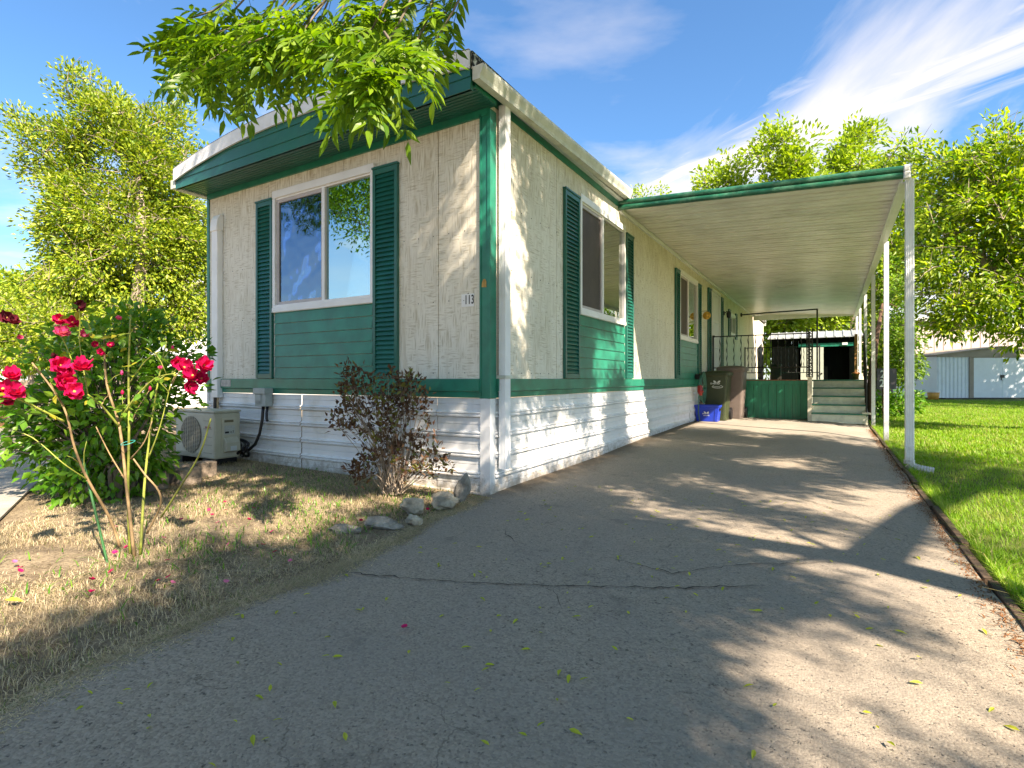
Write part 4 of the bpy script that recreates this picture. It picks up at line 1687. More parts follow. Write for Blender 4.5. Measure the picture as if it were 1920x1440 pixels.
for k, (px, py, w, lab) in enumerate(((148, 945, .30, 'brown concrete block at the left foot of the leafy bush'), (262, 922, .34, 'concrete block in shade under the middle of the leafy bush'),
                                      (330, 912, .32, 'concrete block under the right side of the leafy bush'), (372, 900, .12, 'short upright concrete block at the right end of the bush'))):
    p = gpt(px, py)
    mb = MB().box(-w / 2, w / 2, -.09, .09, -.03, .13)
    o = link('concrete_block', mb.mesh('concrete_block'), M_BLK, None, (p.x, p.y + .06, G(p.x, p.y)), (0, 0, .12 - .1 * k))
    mo = o.modifiers.new('bevel', 'BEVEL')
    mo.width = .01
    tag(o, lab, 'block', 'concrete blocks under the bush')

# wooden edging between lawn and driveway
ed = thing('lawn_edging', 'weathered brown wooden edging boards between driveway and lawn', 'edging', (3.06, 0, 0))
y = -3.3
r = random.Random(4)
while y < 8.6:
    ln_ = r.uniform(.5, 1.1)
    x = 3.055 + r.uniform(-.01, .012)
    z = r.uniform(.012, .032)
    mb = MB().box(x - .018, x + .018, y, y + ln_ - .02, -.03, z + G(3.05, y))
    part('board', mb, M_EDGEW, ed, bev=.004)
    y += ln_

# ------------------------------------------------------------------ leaves, trees
LEAF_F = np.array([[0, 1, 2], [0, 2, 3]])


def leaves(C, D, Lh, Wd, rng, up=.5, fold=.25, dirs=None):
    """C (N,3) leaf bases -> (V,F) of folded rhombs. D: preferred direction (N,3) or None"""
    n = len(C)
    d = rng.normal(size=(n, 3)) if dirs is None else dirs + rng.normal(size=(n, 3)) * .45
    d /= np.linalg.norm(d, axis=1)[:, None] + 1e-9
    nr = rng.normal(size=(n, 3)) * .6 + np.array([0, 0, up]) * 1.6 + np.array([.3, -.35, 0]) * up
    nr -= (nr * d).sum(1)[:, None] * d
    nr /= np.linalg.norm(nr, axis=1)[:, None] + 1e-9
    b = np.cross(nr, d)
    Ls = (Lh * rng.uniform(.65, 1.25, n))[:, None]
    Ws = (Wd * rng.uniform(.7, 1.2, n))[:, None]
    v0 = C
    v1 = C + d * Ls * .45 + b * Ws * .5 + nr * Ws * fold
    v2 = C + d * Ls - nr * Ls * .08
    v3 = C + d * Ls * .45 - b * Ws * .5 + nr * Ws * fold
    V = np.stack([v0, v1, v2, v3], 1).reshape(-1, 3)
    F = (LEAF_F[None] + (np.arange(n) * 4)[:, None, None]).reshape(-1, 3)
    return V, F


def branches(root_pts, root_r, targets, seed, tip=.006, k=.55, drop=0):
    """trunk polyline + greedy attachment of targets; returns MB"""
    r = random.Random(seed)
    mb = MB()
    mb.tube(root_pts, root_r, 9)
    nodes = [(Vector(p), rr, i) for i, (p, rr) in enumerate(zip(root_pts, root_r)) if i >= 1]
    base = Vector(root_pts[-1])
    ts = sorted([Vector(t) for t in targets], key=lambda p: (p - base).length)
    for t in ts:
        best, bd = None, 1e9
        for q, rr, _ in nodes:
            dv = t - q
            dd = dv.length * (1.25 if dv.z < -.2 else 1) + (0 if rr > .01 else .1)
            if dd < bd:
                bd, best = dd, (q, rr)
        q, rr = best
        n = 3
        r1 = max(tip, min(rr * .62, .02 + .02 * (t - q).length))
        pts = [q]
        mid = q.lerp(t, .5) + Vector((r.uniform(-1, 1), r.uniform(-1, 1), r.uniform(-.2, 1.2))) * (t - q).length * .13
        pts += [q.lerp(mid, .6), mid, t]
        mb.tube(pts, [r1, r1 * .85, r1 * .7, max(tip * .7, r1 * .5)], 5)
        nodes.append((mid, r1 * .7, 0))
        nodes.append((t, max(tip * .7, r1 * .5), 0))
    return mb


def tree(name, label, base, trunk, tr, targets, cr, nper, Lh, Wd, mleaf, mbark, seed, group=None, cat='tree', up=.5, flat=1.0, tip=.006, outward=.5, twig=True):
    rng = np.random.default_rng(seed)
    targets = [q for q in targets if not (q.x < 3.7 and 2 < q.y < 17.3 and .3 < q.z < 3.9 and cat == 'tree' and base[0] > 3 and base[1] > 0)]
    t = thing(name, label, cat, base, group)
    b = branches(trunk, tr, targets, seed, tip)
    T = np.array([tuple(x) for x in targets])
    cen = T.mean(0)
    if twig:
        rr = random.Random(seed + 1)
        for q in targets:
            q = Vector(q)
            for _ in range(3):
                e = q + Vector((rr.gauss(0, 1), rr.gauss(0, 1), rr.gauss(.4, .8))).normalized() * cr * rr.uniform(.7, 1.3)
                b.tube([q, q.lerp(e, .5) + Vector((0, 0, cr * .06)), e], [tip * .7, tip * .5, tip * .3], 3, cap=False)
    part('trunk', b, mbark, t, sm=True)
    n = len(T) * nper
    idx = np.repeat(np.arange(len(T)), nper)
    dr = rng.normal(size=(n, 3))
    dr /= np.linalg.norm(dr, axis=1)[:, None]
    rad = cr * rng.uniform(.05, 1, n) ** .5 * rng.uniform(.7, 1.25, len(T))[idx]
    off = dr * rad[:, None]
    off[:, 2] *= flat
    C = T[idx] + off
    outw = (C - cen)
    outw /= np.linalg.norm(outw, axis=1)[:, None] + 1e-9
    V, F = leaves(C, None, Lh, Wd, rng, up, .22, dirs=dr * .6 + outw * outward + np.array([0, 0, -.1]))
    npmesh('crown', V, F, 3, mleaf, t, kind='stuff')
    return t


def blob_targets(blobs, n, seed, dmin=0):
    """blobs: list of (px,py,rpx_x,rpx_y,D[,depthradius]) seen in the photo -> 3-D points filling ellipsoids"""
    rng = np.random.default_rng(seed)
    s, c = math.sin(YAW), math.cos(YAW)
    vol = np.array([b[2] * b[3] for b in blobs], float)
    vol /= vol.sum()
    out = []
    for b, w in zip(blobs, vol):
        m = max(1, int(round(n * w)))
        for _ in range(m):
            v = rng.normal(size=3)
            v /= np.linalg.norm(v)
            v *= rng.uniform(0, 1) ** .38
            D = b[4]
            dr_ = b[5] if len(b) > 5 else b[2] / 1004 * D
            p = at(b[0] + v[0] * b[2], b[1] + v[1] * b[3], D)
            p += Vector((-s, c, 0)) * v[2] * dr_
            out.append(p)
    return out


# big bright evergreen left of the home
lt = blob_targets([(230, 560, 150, 80, 8.6), (270, 450, 120, 90, 8.6), (200, 400, 100, 90, 8.6), (320, 330, 45, 110, 8.6, .7), (250, 270, 60, 80, 8.5, .7), (185, 230, 45, 60, 8.5, .6),
                   (150, 175, 25, 40, 8.4, .4), (100, 280, 70, 35, 8.4, .6), (50, 240, 40, 16, 8.3, .4), (115, 340, 60, 25, 8.4, .6), (320, 220, 18, 50, 8.6, .3), (160, 500, 60, 90, 8.5), (355, 480, 40, 130, 8.7),
                   (330, 600, 60, 40, 8.7), (90, 430, 30, 16, 8.3, .3), (130, 580, 60, 50, 8.6)], 640, 21)
tb = gpt(235, 830)
tree('evergreen_tree', 'tall bright yellow-green evergreen tree left of the home', (tb.x, tb.y, .1), [(tb.x, tb.y, 0), (tb.x, tb.y + .05, .8), (tb.x + .1, tb.y + .1, 1.9), (tb.x + .1, tb.y + .2, 3.0), (tb.x - .05, tb.y + .2, 4.1)],
     [.15, .12, .10, .07, .04], lt, .26, 112, .072, .035, M_LHOLLY, M_BARKL, 3, up=.35, tip=.009, outward=.7)

# cherry-like tree at the right edge
rt = blob_targets([(1800, 330, 110, 60, 9.5), (1880, 300, 90, 70, 9.5), (1700, 300, 70, 25, 9.8, .8), (1740, 420, 90, 80, 9.5), (1850, 450, 110, 90, 9.3), (1700, 520, 70, 60, 9.6, .9), (1800, 560, 80, 60, 9.2), (1930, 560, 90, 60, 9.0), (1900, 400, 110, 100, 9.4),
                   (1960, 620, 70, 25, 8.8, .6), (2040, 350, 140, 110, 9.6), (2020, 520, 120, 90, 9.2), (1770, 600, 45, 25, 9.1, .6)], 480, 31)
rb = at(2110, 700, 9.3)
rb.z = 0
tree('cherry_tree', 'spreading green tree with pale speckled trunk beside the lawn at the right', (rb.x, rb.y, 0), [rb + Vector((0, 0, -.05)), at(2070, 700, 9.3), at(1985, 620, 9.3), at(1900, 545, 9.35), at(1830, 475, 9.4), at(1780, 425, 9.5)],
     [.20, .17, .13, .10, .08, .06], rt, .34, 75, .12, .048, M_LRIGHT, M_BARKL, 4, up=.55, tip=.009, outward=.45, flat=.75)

# foliage behind the carport posts: a small tree with reddish trunk
vt = blob_targets([(1672, 600, 42, 60, 13.6, .8), (1662, 530, 34, 50, 13.8, .7), (1665, 690, 32, 45, 13.4, .5), (1695, 680, 24, 50, 13.4, .5)], 95, 41)
q = gpt(1632, 792)
tree('small_tree', 'leafy small tree with reddish trunk behind the carport posts', (q.x, q.y, 0), [(q.x, q.y, -.05), (q.x + .02, q.y, 1.0), at(1642, 640, 12.8), at(1655, 570, 13.4)], [.09, .075, .06, .03], vt, .28, 55, .10, .05, M_LMID, M_BARKR, 5, up=.5)
vt = blob_targets([(1665, 765, 35, 20, 13.5, .5), (1640, 770, 22, 20, 13, .4), (1700, 750, 20, 18, 14.5, .5)], 40, 43)
q = gpt(1665, 785)
tree('leafy_shrub', 'low broad-leaved shrub at the foot of the reddish-trunked tree', (q.x, q.y, 0), [(q.x, q.y, -.02), (q.x, q.y, .12), (q.x, q.y, .25)], [.03, .02, .015], vt, .17, 40, .14, .06, M_LBUSH, M_BARK, 6, cat='shrub')

# trees far behind the carport
FARG = 'trees beyond the carport roof'


def fartree(label, blobs, D, px, n, seed, m_=None, L=.32, cr=.8, nper=80, bark=None, group=FARG, trw=.22):
    t_ = blob_targets(blobs, n, seed)
    b = at(px, 711, D)
    top = at(px, min(bl[1] for bl in blobs) + 60, D)
    tree('background_tree', label, (b.x, b.y, 0), [(b.x, b.y, -.1), (b.x, b.y, (top.z) * .35), (b.x + .1, b.y, top.z * .6), (top.x, top.y, top.z * .85)], [trw, trw * .8, trw * .5, trw * .2],
         t_, cr, nper, L, L * .5, m_ or M_LFAR, bark or M_BARKL, seed, group, up=.5, tip=.02)


fartree('pale green tree showing above the middle of the carport roof', [(1475, 300, 50, 40, 30), (1450, 260, 22, 20, 30), (1500, 340, 60, 40, 30), (1425, 290, 25, 14, 30, .8), (1470, 420, 60, 90, 30)], 30, 1475, 90, 51)
fartree('pale green tree above the carport roof with a forked top', [(1610, 260, 30, 28, 31), (1570, 290, 22, 28, 31), (1590, 320, 55, 30, 31), (1640, 240, 10, 12, 31, .5), (1600, 420, 60, 90, 31)], 31, 1600, 85, 52)
fartree('small pale green tree above the left part of the carport roof', [(1350, 325, 36, 18, 32), (1335, 350, 30, 16, 32), (1370, 400, 50, 60, 32)], 32, 1350, 40, 53)
fartree('tree top peeping over the home where gutter meets carport', [(1205, 362, 20, 8, 34), (1240, 358, 12, 6, 34, .6), (1220, 430, 40, 50, 34)], 34, 1220, 26, 54, L=.25, cr=.5)
fartree('dark green tree behind the black shed, left half', [(1450, 610, 40, 40, 29), (1500, 585, 50, 40, 29), (1460, 560, 50, 40, 29), (1430, 660, 20, 40, 29)], 29, 1450, 90, 55, L=.3, cr=.7)
fartree('bright green tree behind the black shed, right half', [(1560, 600, 50, 40, 32), (1600, 560, 50, 50, 32), (1540, 560, 40, 40, 32)], 32, 1560, 80, 56, L=.3, cr=.7)
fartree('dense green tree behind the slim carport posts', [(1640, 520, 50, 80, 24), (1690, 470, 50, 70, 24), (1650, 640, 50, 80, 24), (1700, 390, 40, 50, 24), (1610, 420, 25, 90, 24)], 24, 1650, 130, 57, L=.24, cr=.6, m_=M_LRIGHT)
# far left
FARL = 'trees in the distance at the left'
fartree('distant yellow-green tree at the left edge', [(10, 550, 40, 30, 34), (20, 620, 50, 60, 34)], 34, 10, 60, 61, group=FARL, L=.35)
fartree('distant pale tree right of the leftmost tree', [(60, 580, 36, 30, 30), (50, 650, 50, 40, 30)], 30, 60, 60, 62, group=FARL, L=.3)
fartree('rounded brighter green tree partly behind the evergreen', [(95, 525, 30, 30, 22), (110, 580, 40, 40, 22), (80, 640, 50, 40, 22)], 22, 100, 70, 63, group=FARL, L=.22, cr=.5)
# hedge-like yellow-green shrub left of the bush
vt = blob_targets([(80, 610, 80, 40, 7.5, .9), (30, 660, 60, 40, 7.2, .8), (150, 640, 70, 50, 7.4, .8)], 150, 64)
q = gpt(70, 840)
tree('garden_shrub', 'sunlit yellow-green shrub behind the rose blooms at the left', (q.x, q.y, .05), [(q.x, q.y, 0), (q.x, q.y, .3), (q.x, q.y, .7)], [.05, .04, .03], vt, .22, 70, .06, .028, M_LHOLLY, M_BARKL, 7, cat='shrub', tip=.006)

# ash tree beside the driveway; its crown reaches over the camera and shades the scene
sunlit = [  # (plane, u, v, ru, rv): places the sun reaches through gaps
    ('g', 2.15, -.15, .62, .26), ('g', 2.78, -.75, .42, .3), ('g', 2.75, -1.45, .3, .28), ('g', 2.85, .95, .4, .4), ('g', 1.35, .25, .25, .12), ('g', 2.0, .95, .3, .14),
    ('g', 2.6, 1.75, .45, .22), ('g', 1.2, 1.5, .3, .14), ('g', 1.95, 2.7, .5, .1), ('g', 1.1, 4.1, .6, .1), ('g', 2.2, 3.4, .3, .06), ('g', 2.6, 5.3, .5, .1), ('g', 1.3, 5.2, .4, .08), ('g', 1.8, 6.9, 1.8, .7),
    ('g', -.8, -2.6, .6, .22), ('g', -1.15, -1.75, .3, .2), ('g', -.75, -1.08, .28, .1), ('g', -.5, -1.55, .22, .08), ('g', -2.4, -2.2, .8, .25), ('g', -2.9, -2.9, .8, .4), ('g', 2.6, -2.3, .25, .15),
    ('g', 5.0, 1.5, 2.2, .9), ('g', 5.5, 8.6, 3.4, 2.2), ('g', 4.0, -.3, .7, .5), ('g', -.55, -.55, .14, .1), ('g', .95, -.3, .12, .07), ('g', .75, .8, .16, .1),
    ('s', 3.85, .35, .45, .40), ('s', 2.45, .4, .12, .4), ('s', 3.5, 1.2, .10, .5), ('s', .55, 1.6, .05, .5), ('s', 1.0, .3, .07, .22), ('s', .35, 2.4, .05, .3), ('s', 3.0, 3.05, .2, .12), ('s', 2.9, 1.3, .08, .2),
    ('f', -.32, 2.25, .08, .3), ('f', -.62, 1.85, .09, .10), ('f', -2.0, 1.45, .12, .12), ('f', -2.15, 1.2, .08, .12), ('f', -.25, .45, .2, .16), ('f', -.6, .2, .3, .14), ('f', -1.2, .1, .25, .1)]


sunlit = [(q[0], q[1], q[2], q[3] * (.72 if q[0] == 'g' and .3 < q[1] < 3.2 and q[2] < 6 else 1), q[4] * (.72 if q[0] == 'g' and .3 < q[1] < 3.2 and q[2] < 6 else 1)) for q in sunlit]
_gr = random.Random(5)
for _k in range(13):
    sunlit.append(('g', _gr.uniform(2.1, 3.0), _gr.uniform(-2.2, .9), _gr.uniform(.02, .08), _gr.uniform(.01, .04)))
for _k in range(8):
    sunlit.append(('g', _gr.uniform(-2.6, -.1), _gr.uniform(-2.9, -.3), _gr.uniform(.06, .14), _gr.uniform(.04, .08)))
for _u, _v in ((2.2, 1.35), (2.75, 1.2), (3.05, 1.5), (1.3, .5), (1.75, .25), (.55, .35), (2.55, 2.8)):
    sunlit.append(('s', _u, _v, .06, .28))


def blocked(p, rad):
    s = Vector((1.03, -.476, 1.0))
    g0 = p - s * p.z
    for pl, u, v, ru, rv in sunlit:
        if pl == 'g':
            du, dv = (g0.x - u) / (ru + rad), (g0.y - v) / (rv + rad)
        elif pl == 's':
            q = p - s * (p.x / 1.03)
            du, dv = (q.y - u) / (ru + rad), (q.z - v) / (rv + rad)
        else:
            q = p - s * (p.y / -.476)
            du, dv = (q.x - u) / (ru + rad * 1.6), (q.z - v) / (rv + rad * 1.6)
        if du * du + dv * dv < 1:
            return True
    return False


rng = np.random.default_rng(77)
HANG = [at(400, 110, 2.8), at(540, 100, 2.6), at(640, 130, 2.5), at(740, 150, 2.2)]
tg = []
tries = 0
while len(tg) < 1750 and tries < 160000:
    tries += 1
    v = rng.normal(size=3)
    v /= np.linalg.norm(v)
    v *= rng.uniform(0, 1) ** .4
    c0, rr_ = [((4.4, -2.6, 6.0), (4.4, 3.4, 1.9)), ((8.0, .2, 6.2), (3.4, 3.4, 1.9)), ((1.2, -3.0, 5.2), (2.6, 2.0, 1.2)), ((-5.9, -3.9, 5.0), (1.7, 1.5, 1.1)), ((4.9, -.5, 6.0), (1.4, 1.6, 1.3))][rng.choice(5, p=[.50, .24, .10, .06, .10])]
    p = Vector((c0[0] + v[0] * rr_[0], c0[1] + v[1] * rr_[1], c0[2] + v[2] * rr_[2]))
    if len(tg) % 5 < 3:
        w_ = rng.uniform()
        if w_ < .24:
            q_ = Vector((rng.uniform(-4, 0), 0, rng.uniform(-.4, 3.2)))
        elif w_ < .42:
            q_ = Vector((0, rng.uniform(0, 3.2), rng.uniform(0, 3.2)))
        elif w_ < .56:
            q_ = Vector((rng.uniform(-3, 0), rng.uniform(-3, 0), 0))
        elif w_ < .80:
            q_ = Vector((rng.uniform(.2, 3.1), rng.uniform(-3.5, .4), 0))
        else:
            q_ = Vector((rng.uniform(.3, 3.1), rng.uniform(.4, 5.6), 0))
        p = q_ + Vector((1.03, -.476, 1)) * rng.uniform(3.8, 7.0)
    X, Y, Z = camxy(*p)
    if p.z < 3.6 or p.z > 8.3:
        continue
    if Y > -.3 and (Z < .78 * Y + .6) and abs(X) < 1.02 * Y + .7:
        continue      # keeps clear of the view ahead
    if (p - Vector((CX, CY, CH))).length < 2.4:
        continue
    if blocked(p, .29) or any(((p - h_) - SUN * (p - h_).dot(SUN)).length < .5 for h_ in HANG):
        continue
    tg.append(p)
trunk = [(7.15, -2.45, -.1), (7.1, -2.42, 1.2), (7.0, -2.4, 2.6), (6.9, -2.35, 4.3)]
ash = tree('ash_tree', 'ash tree beside the driveway whose leafy boughs hang over the front of the home', (7.1, -2.4, 0), trunk, [.21, .17, .15, .13], tg, .40, 130, .10, .040, M_LASH, M_BARK, 8, up=.3, tip=.01)
mb = MB()
mb.tube([(6.9, -2.35, 4.2), (8.0, -1.2, 4.9), (9.4, .1, 5.6), (10.2, .9, 6.1)], [.11, .09, .07, .05], 8)
mb.tube([(6.9, -2.35, 4.2), (6.0, -2.5, 4.9), (4.4, -2.8, 5.4), (2.4, -2.9, 5.2), (.9, -2.6, 4.6), (.35, -2.2, 3.9)], [.11, .09, .07, .05, .03, .02], 8)
mb.tube([(2.4, -2.9, 5.2), (0, -3.2, 5.5), (-3, -3.5, 5.4), (-5.8, -3.9, 5.0)], [.05, .045, .035, .02], 6)
part('bough', mb, M_BARK, ash, sm=True)
print('TARGETS', len(tg))

# hanging compound leaves in view at the top left
lb = MB()
LN = 7
rr = random.Random(9)


def leaflet(mb, base, d, nrm, L_, W_):
    d, nrm = d.normalized(), nrm.normalized()
    b = nrm.cross(d)
    P = [(0, 0, 0), (.3, .42, .05), (.62, .36, .02), (1, 0, -.12), (.62, -.36, .02), (.3, -.42, .05), (.45, 0, -.02)]
    vs = [base + d * (x * L_) + b * (y * W_) + nrm * (z * L_) for x, y, z in P]
    mb.add(vs, [(0, 6, 1), (1, 6, 2), (2, 6, 3), (3, 6, 4), (4, 6, 5), (5, 6, 0)])


def compound(seed):
    r = random.Random(seed)
    mb = MB()
    pts = []
    for k in range(7):
        t = k / 6
        pts.append(Vector((t * .2, .012 * math.sin(t * 3 + seed), -.06 * t * t)))
    mb.tube(pts, [.0016] * 7, 3, cap=False)
    for k in (2, 3, 4, 5):
        for s in (-1, 1):
            d = Vector((.62 + r.uniform(-.15, .15), s * (.75 + r.uniform(-.1, .1)), -.25 + r.uniform(-.25, .1)))
            leaflet(mb, pts[k], d, Vector((r.uniform(-.2, .2), s * -.2, 1)), .072 * r.uniform(.8, 1.15), .030)
    leaflet(mb, pts[6], Vector((1, 0, -.4)), Vector((0, .1, 1)), .08, .031)
    return mb


cmeshes = []
for k in range(5):
    me = compound(k).mesh('leaf')
    me.materials.append(M_LASH)
    cmeshes.append(me)


def hang(path, nleaf, seed, spread=.1, side=1, both=True):
    """a drooping twig with compound leaves along it"""
    r = random.Random(seed)
    P = [Vector(p) for p in path]
    tw = MB()
    fine = []
    for k in range(len(P) - 1):
        for q in range(4):
            fine.append(P[k].lerp(P[k + 1], q / 4))
    fine.append(P[-1])
    tw.tube(fine, list(np.linspace(.006, .002, len(fine))), 5)
    part('twig', tw, M_BARK, ash, sm=True)
    for k in range(nleaf):
        t = .12 + .88 * (k + r.random() * .6) / nleaf
        i_ = min(len(fine) - 2, int(t * (len(fine) - 1)))
        p = fine[i_].lerp(fine[i_ + 1], t * (len(fine) - 1) - i_)
        d = (fine[i_ + 1] - fine[i_]).normalized()
        a = math.atan2(d.y, d.x) + r.choice((-1, 1)) * r.uniform(.25, 1.5)
        pitch = r.uniform(-.1, .9)
        o = link('leaf', cmeshes[r.randrange(5)], None, ash, p - worg(ash), (r.uniform(-.5, .5), pitch, a))
        s = r.uniform(.8, 1.15)
        o.scale = (s, s, s)


# paths are given in photo pixels at the distance they hang
BR = [
    ([(560, -60, 2.7), (470, 60, 2.75), (400, 95, 2.8), (330, 100, 2.85), (290, 92, 2.9)], 20),
    ([(600, -50, 2.6), (500, 70, 2.6), (430, 120, 2.65), (360, 165, 2.7), (330, 185, 2.7)], 18),
    ([(640, -40, 2.6), (560, 70, 2.55), (500, 130, 2.55), (450, 165, 2.6), (430, 195, 2.65)], 18),
    ([(680, -60, 2.5), (620, 60, 2.45), (560, 120, 2.5), (500, 170, 2.55)], 16),
    ([(760, -70, 2.3), (700, 50, 2.3), (650, 130, 2.25), (610, 190, 2.3)], 15),
    ([(800, -60, 2.2), (740, 60, 2.15), (710, 130, 2.1), (690, 190, 2.1), (660, 240, 2.1)], 16),
    ([(740, 80, 2.15), (700, 170, 2.05), (680, 210, 2.0), (690, 235, 2.0)], 12),
    ([(830, -70, 2.3), (800, 40, 2.25), (770, 100, 2.2), (760, 150, 2.15), (740, 200, 2.1)], 14),
    ([(900, -80, 2.35), (850, 20, 2.3), (820, 70, 2.3), (810, 110, 2.3)], 12),
    ([(520, -70, 3.0), (420, 40, 3.0), (350, 60, 3.05), (310, 70, 3.1)], 16),
    ([(640, -60, 2.9), (600, 40, 2.9), (540, 60, 2.9), (480, 60, 2.95), (420, 60, 3.0)], 18),
    ([(780, -60, 2.7), (720, 20, 2.7), (660, 50, 2.7), (620, 80, 2.75)], 14),
]
BR += [
    ([(480, -40, 2.8), (400, 20, 2.8), (340, 40, 2.85), (300, 55, 2.9)], 16),
    ([(560, -30, 2.7), (520, 20, 2.7), (470, 40, 2.7), (410, 60, 2.75), (370, 110, 2.8)], 18),
    ([(640, -30, 2.5), (590, 20, 2.5), (560, 60, 2.5), (520, 90, 2.5)], 16),
    ([(720, -30, 2.4), (680, 10, 2.4), (640, 50, 2.4), (600, 100, 2.4)], 16),
    ([(820, -40, 2.5), (770, 10, 2.5), (720, 40, 2.45), (700, 90, 2.4)], 16),
    ([(860, -30, 2.6), (840, 20, 2.6), (790, 60, 2.6), (750, 80, 2.6)], 16),
    ([(720, 60, 2.1), (750, 130, 2.05), (760, 170, 2.0), (730, 210, 2.0)], 10)]
nl = 0
for k, (pth, nlf) in enumerate(BR):
    hang([at(max(q[0], 335 + (q[1] % 40)), q[1] - (30 if q[1] > 100 else 0) - (28 if q[1] > 180 else 0), q[2]) for q in pth], int(nlf * 1.4), 100 + k)
    nl += nlf
# boughs the twigs hang from
mb = MB()
j = at(700, -260, 2.6)
for a_ in (at(560, -60, 2.7), at(640, -45, 2.7), at(780, -60, 2.4), at(880, -80, 2.35), at(520, -70, 3.0)):
    mb.tube([j, j.lerp(a_, .5) + Vector((0, 0, .05)), a_], [.018, .013, .009], 6)
mb.tube([(.35, -2.2, 3.9), (.5, -2.3, 3.4), j], [.024, .02, .018], 6)
part('bough', mb, M_BARK, ash, sm=True)

# trees and a house across the street (seen only in the window glass)
for k, (x, y, lab) in enumerate(((-9, -22, 'round street tree opposite, left of the low house'), (4, -26, 'round street tree opposite, behind the low house'))):
    r = np.random.default_rng(90 + k)
    tt = [Vector((x + 2.2 * v[0], y + 2.2 * v[1], 4.2 + 2.2 * v[2])) for v in (r.normal(size=(70, 3)) * .55)]
    tree('street_tree', lab, (x, y, 0), [(x, y, -.1), (x, y, 1.5), (x, y, 3)], [.18, .15, .1], tt, .7, 70, .3, .15, M_LDARK, M_BARK, 90 + k, 'trees across the street')
oh = thing('house_across_street', 'low pale house with dark roof across the street', 'house', (-6.5, -16, 0))
part('wall', MB().box(-11, -2, -19, -15, -.1, 2.4), M_SKIRT, oh)
mb = MB().prism([(-19.4, 2.4), (-14.6, 2.4), (-17, 3.6)], lambda p, t: (t, p[0], p[1]), -11.4, -1.6)
part('roof', mb, mat('dark_shingle', (.06, .055, .05), .9, .2), oh)

# ------------------------------------------------------------------ leafy bush with individual leaves


def leafmesh(L_, W_, m_, name='leaf', curl=.12):
    mb = MB()
    leaflet(mb, Vector((0, 0, 0)), Vector((1, 0, 0)), Vector((0, 0, 1)), L_, W_)
    me = mb.mesh(name)
    me.materials.append(m_)
    return me


def scatter_leaves(parent, pts, dirs, mesh_list, nind, Lh, Wd, mleaf, rng, name='leaf'):
    """nearest nind to the camera become single leaf parts, the rest one crown mesh"""
    cam_p = np.array([CX, CY, CH])
    d = np.linalg.norm(pts - cam_p, axis=1)
    order = np.argsort(d)
    ind, rest = order[:nind], order[nind:]
    org = worg(parent)
    for i_ in ind:
        p = Vector(pts[i_]) - org
        dr = Vector(dirs[i_] + rng.normal(size=3) * .3)
        q = dr.to_track_quat('X', 'Z').to_euler()
        o = link(name, mesh_list[int(rng.integers(len(mesh_list)))], None, parent, p, (q.x + rng.normal() * .4, q.y, q.z))
        s = rng.uniform(.7, 1.2)
        o.scale = (s, s, s)
    V, F = leaves(pts[rest], None, Lh, Wd, rng, .5, .2, dirs=dirs[rest])
    npmesh('foliage', V, F, 3, mleaf, parent, kind='stuff')


bushc = at(205, 790, 4.25)
bt = blob_targets([(185, 755, 140, 95, 4.3, .6), (195, 860, 105, 75, 4.3, .48), (230, 660, 120, 50, 4.3, .5), (90, 790, 60, 70, 4.2, .35), (304, 722, 46, 45, 4.3, .36), (270, 615, 60, 22, 4.4, .3), (150, 900, 60, 30, 4.1, .3)], 210, 71)
bb_ = gpt(215, 938)
bush = thing('leafy_bush', 'dense dark green leafy bush behind the rose canes at the left', 'bush', (bb_.x, bb_.y, .02))
b = MB()
rr = random.Random(33)
for k in range(9):
    a_ = rr.uniform(0, 6.28)
    p0 = Vector((bb_.x + .10 * math.cos(a_), bb_.y + .1 * math.sin(a_), 0))
    tgt = bt[rr.randrange(len(bt))]
    b.tube([p0, p0 + Vector((.05 * math.cos(a_), .05 * math.sin(a_), .25)), p0.lerp(tgt, .6) + Vector((0, 0, .1)), tgt], [.022, .018, .011, .005], 6)
for t_ in bt:
    p0 = Vector((bb_.x, bb_.y, .3 + .4 * rr.random()))
    b.tube([p0.lerp(t_, .45), p0.lerp(t_, .75) + Vector((0, 0, .03)), t_], [.006, .004, .003], 4, cap=False)
part('stem', b, M_BARK, bush, sm=True)
rng = np.random.default_rng(72)
T = np.array([tuple(p) for p in bt])
idx = np.repeat(np.arange(len(T)), 26)
dr = rng.normal(size=(len(idx), 3))
dr /= np.linalg.norm(dr, axis=1)[:, None]
pts = T[idx] + dr * (rng.uniform(0, 1, len(idx)) ** .5 * .15)[:, None]
ok = pts[:, 2] > .04
pts, dr = pts[ok], dr[ok]
cen = T.mean(0)
ow = (pts - cen)
ow /= np.linalg.norm(ow, axis=1)[:, None]
scatter_leaves(bush, pts, dr * .5 + ow * .7 + np.array([0, 0, -.15]), [leafmesh(.085, .045, M_LBUSH), leafmesh(.07, .04, M_LBUSH)], 280, .08, .045, M_LBUSH, rng)

